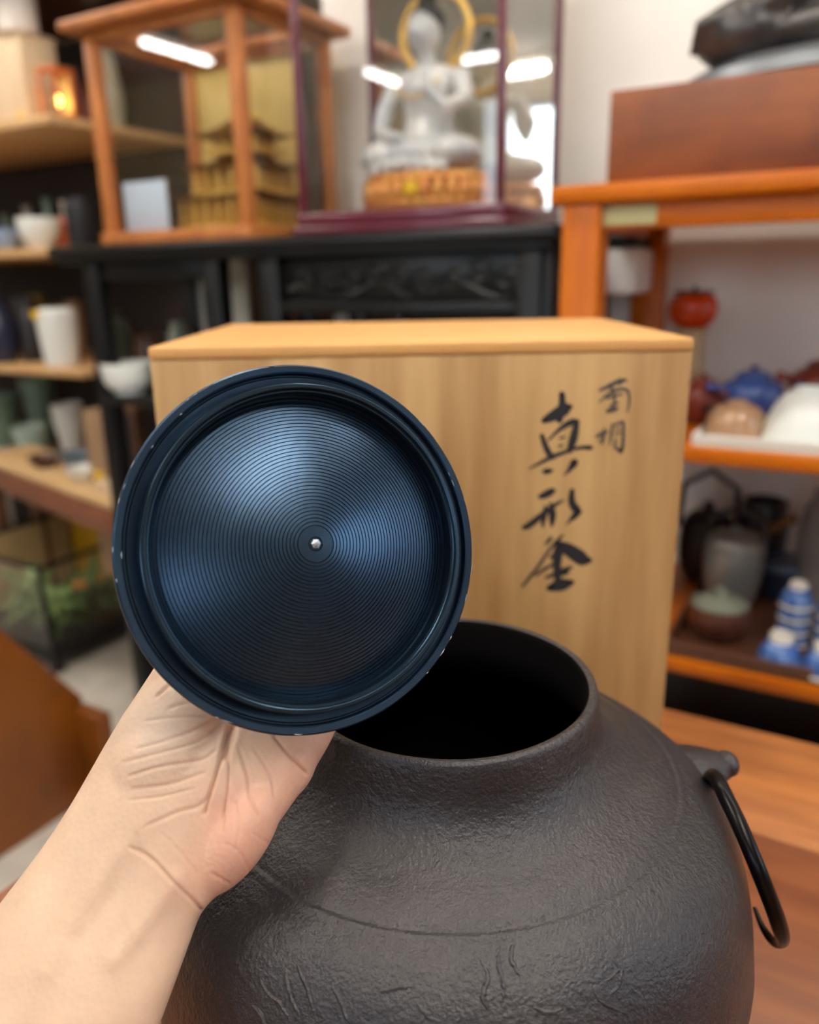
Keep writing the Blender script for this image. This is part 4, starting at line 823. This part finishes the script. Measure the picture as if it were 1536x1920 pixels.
gp('side_pane', gs-.007, gs-.004, gd+f_, gd+GD-f_, gb+.02, gz-f_, M_glass, 0)
gp('amber_back', gs-GW+f_, gs-f_, gd+GD-.007, gd+GD-.004, gb+.02, gz-f_, mat('amber_board', (196, 144, 24), .4), 0)
gp('amber_side', gs-GW+.004, gs-GW+.007, gd+f_, gd+GD-f_, gb+.02, gz-f_, mat('amber_board2', (176, 150, 104), .5), 0)
stn = rthing('tank_stand', 'dark low stand under the glass tank', 'stand', gs, gd, FL); B(-GW+.01, -.01, .01, GD-.01, .04, gb-FL-.0003, .002).build('cabinet', M_black, stn)
for x in (-GW+.02, -.05):
    for y in (.02, GD-.06): B(x, x+.03, y, y+.03, 0, .0397, .002).build('leg', M_dark, stn)
M_leaf = mat('leaf_green', (92, 128, 60), .5, c2=(60, 96, 44), nscale=30); M_leaf2 = mat('leaf_pale', (140, 160, 96), .5, c2=(108, 134, 72), nscale=30); M_flow = mat('orange_flower', (214, 130, 30), .5)
random.seed(11)
def plant(x, y, h_, sp_, mm, label, nl=34, flower=False):
    t = rthing('ornamental_plant', label, 'plant', gs+x, gd+y, gb+.0203)
    mb = MB(); mb.tube([(0, 0, 0), (.004, .002, h_*.5), (0, 0, h_*.85)], [.004, .003, .002], 8); mb.build('stem', M_leaf, t)
    me_ = None
    for i in range(nl):
        a = random.uniform(0, 6.28); zz = h_*random.uniform(.25, 1.0); r = sp_*random.uniform(.2, 1)
        if me_ is None:
            V = []; Fc = []
            for j in range(6):
                u_ = j/5; w2 = .012*math.sin(math.pi*min(u_*.95+.04, 1)); zz2 = .010*math.sin(u_*2.4)
                V += [(u_*.05, -w2, zz2-.003), (u_*.05, 0, zz2), (u_*.05, w2, zz2-.003)]
            for j in range(5): Fc += [(3*j, 3*j+1, 3*j+4, 3*j+3), (3*j+1, 3*j+2, 3*j+5, 3*j+4)]
            n = len(V); V2 = V+[(p[0], p[1], p[2]-.0008) for p in V]; Fc2 = Fc+[tuple(n+q for q in f[::-1]) for f in Fc]
            o = MB().add(V2, Fc2).build('leaf', mm, t); me_ = o.data
        else:
            o = bpy.data.objects.new('leaf', me_); col.objects.link(o); o.parent = t
        o.location = (r*math.cos(a)*.4, r*math.sin(a)*.4, zz); o.rotation_euler = (random.uniform(-.4, .4), random.uniform(-.7, .5), a); sc1 = random.uniform(.8, 1.3)*sp_/.07; o.scale = (sc1, sc1, sc1)
    if flower:
        for i in range(3):
            mb = MB(); mb.ell((random.uniform(-.5, .5)*sp_, -sp_*.5, h_*random.uniform(.6, 1)), (.016, .016, .012)); mb.build('flower', M_flow, t)
plant(-.06, .07, 0.127, .075, M_leaf2, 'pale green leafy plant at the front of the glass tank', 40)
plant(-.10, .22, 0.143, .085, M_leaf, 'green leafy plant with orange flowers in the tank middle', 44, True)
plant(-.05, .34, 0.110, .07, M_leaf2, 'small leafy plant at the far end of the glass tank', 34)
plant(-.22, .10, 0.132, .08, M_leaf2, 'leafy plant at the left of the glass tank', 40)

# ------------------------------------------------------------------ brown chair on the floor at the left
cs_ = -1.335
M_chair = mat('amber_brown_leather', (130, 70, 8), .38, c2=(102, 52, 4), nscale=5, bump=.1, bscale=40)
A1 = hits(0, 1180, cs_); A2 = hits(145, 1310, cs_); A3 = hits(150, 1535, cs_); A0 = hits(0, 1608, cs_)
ch = rthing('low_chair', 'amber brown low chair with a sloping side panel on the pale floor', 'chair', cs_, A0[0], FL)
sl = (A2[1]-A1[1])/(A2[0]-A1[0]); d_a = A1[0]-.12; zz_a = A1[1]-sl*.12
poly = [(d_a-A0[0], .0), (A2[0]+.01-A0[0], 0), (A2[0]+.01-A0[0], A2[1]-FL), (A1[0]-A0[0], A1[1]-FL), (d_a-A0[0], zz_a-FL)]
MB().prism(poly, 0, -.03, 0).build('side_panel', M_chair, ch, smooth=False)
MB().prism(poly, 0, -.52, -.49).build('side_panel', M_chair, ch, smooth=False)
dd0 = A2[0]+.01-A0[0]
B(-.4897, -.0303, dd0-.05, dd0, .10, A2[1]-FL-.02, .004).build('front_panel', M_chair, ch)
B(-.4897, -.0303, d_a-A0[0], dd0-.0503, .22, .26, .006).build('seat', M_chair, ch)
s3 = hit(225, 1345, A2[0]+.03)[0]
B(.0004, s3-cs_, dd0-.03, dd0, .0, A2[1]-FL-.012, .003).build('wing_panel', M_chair, ch)
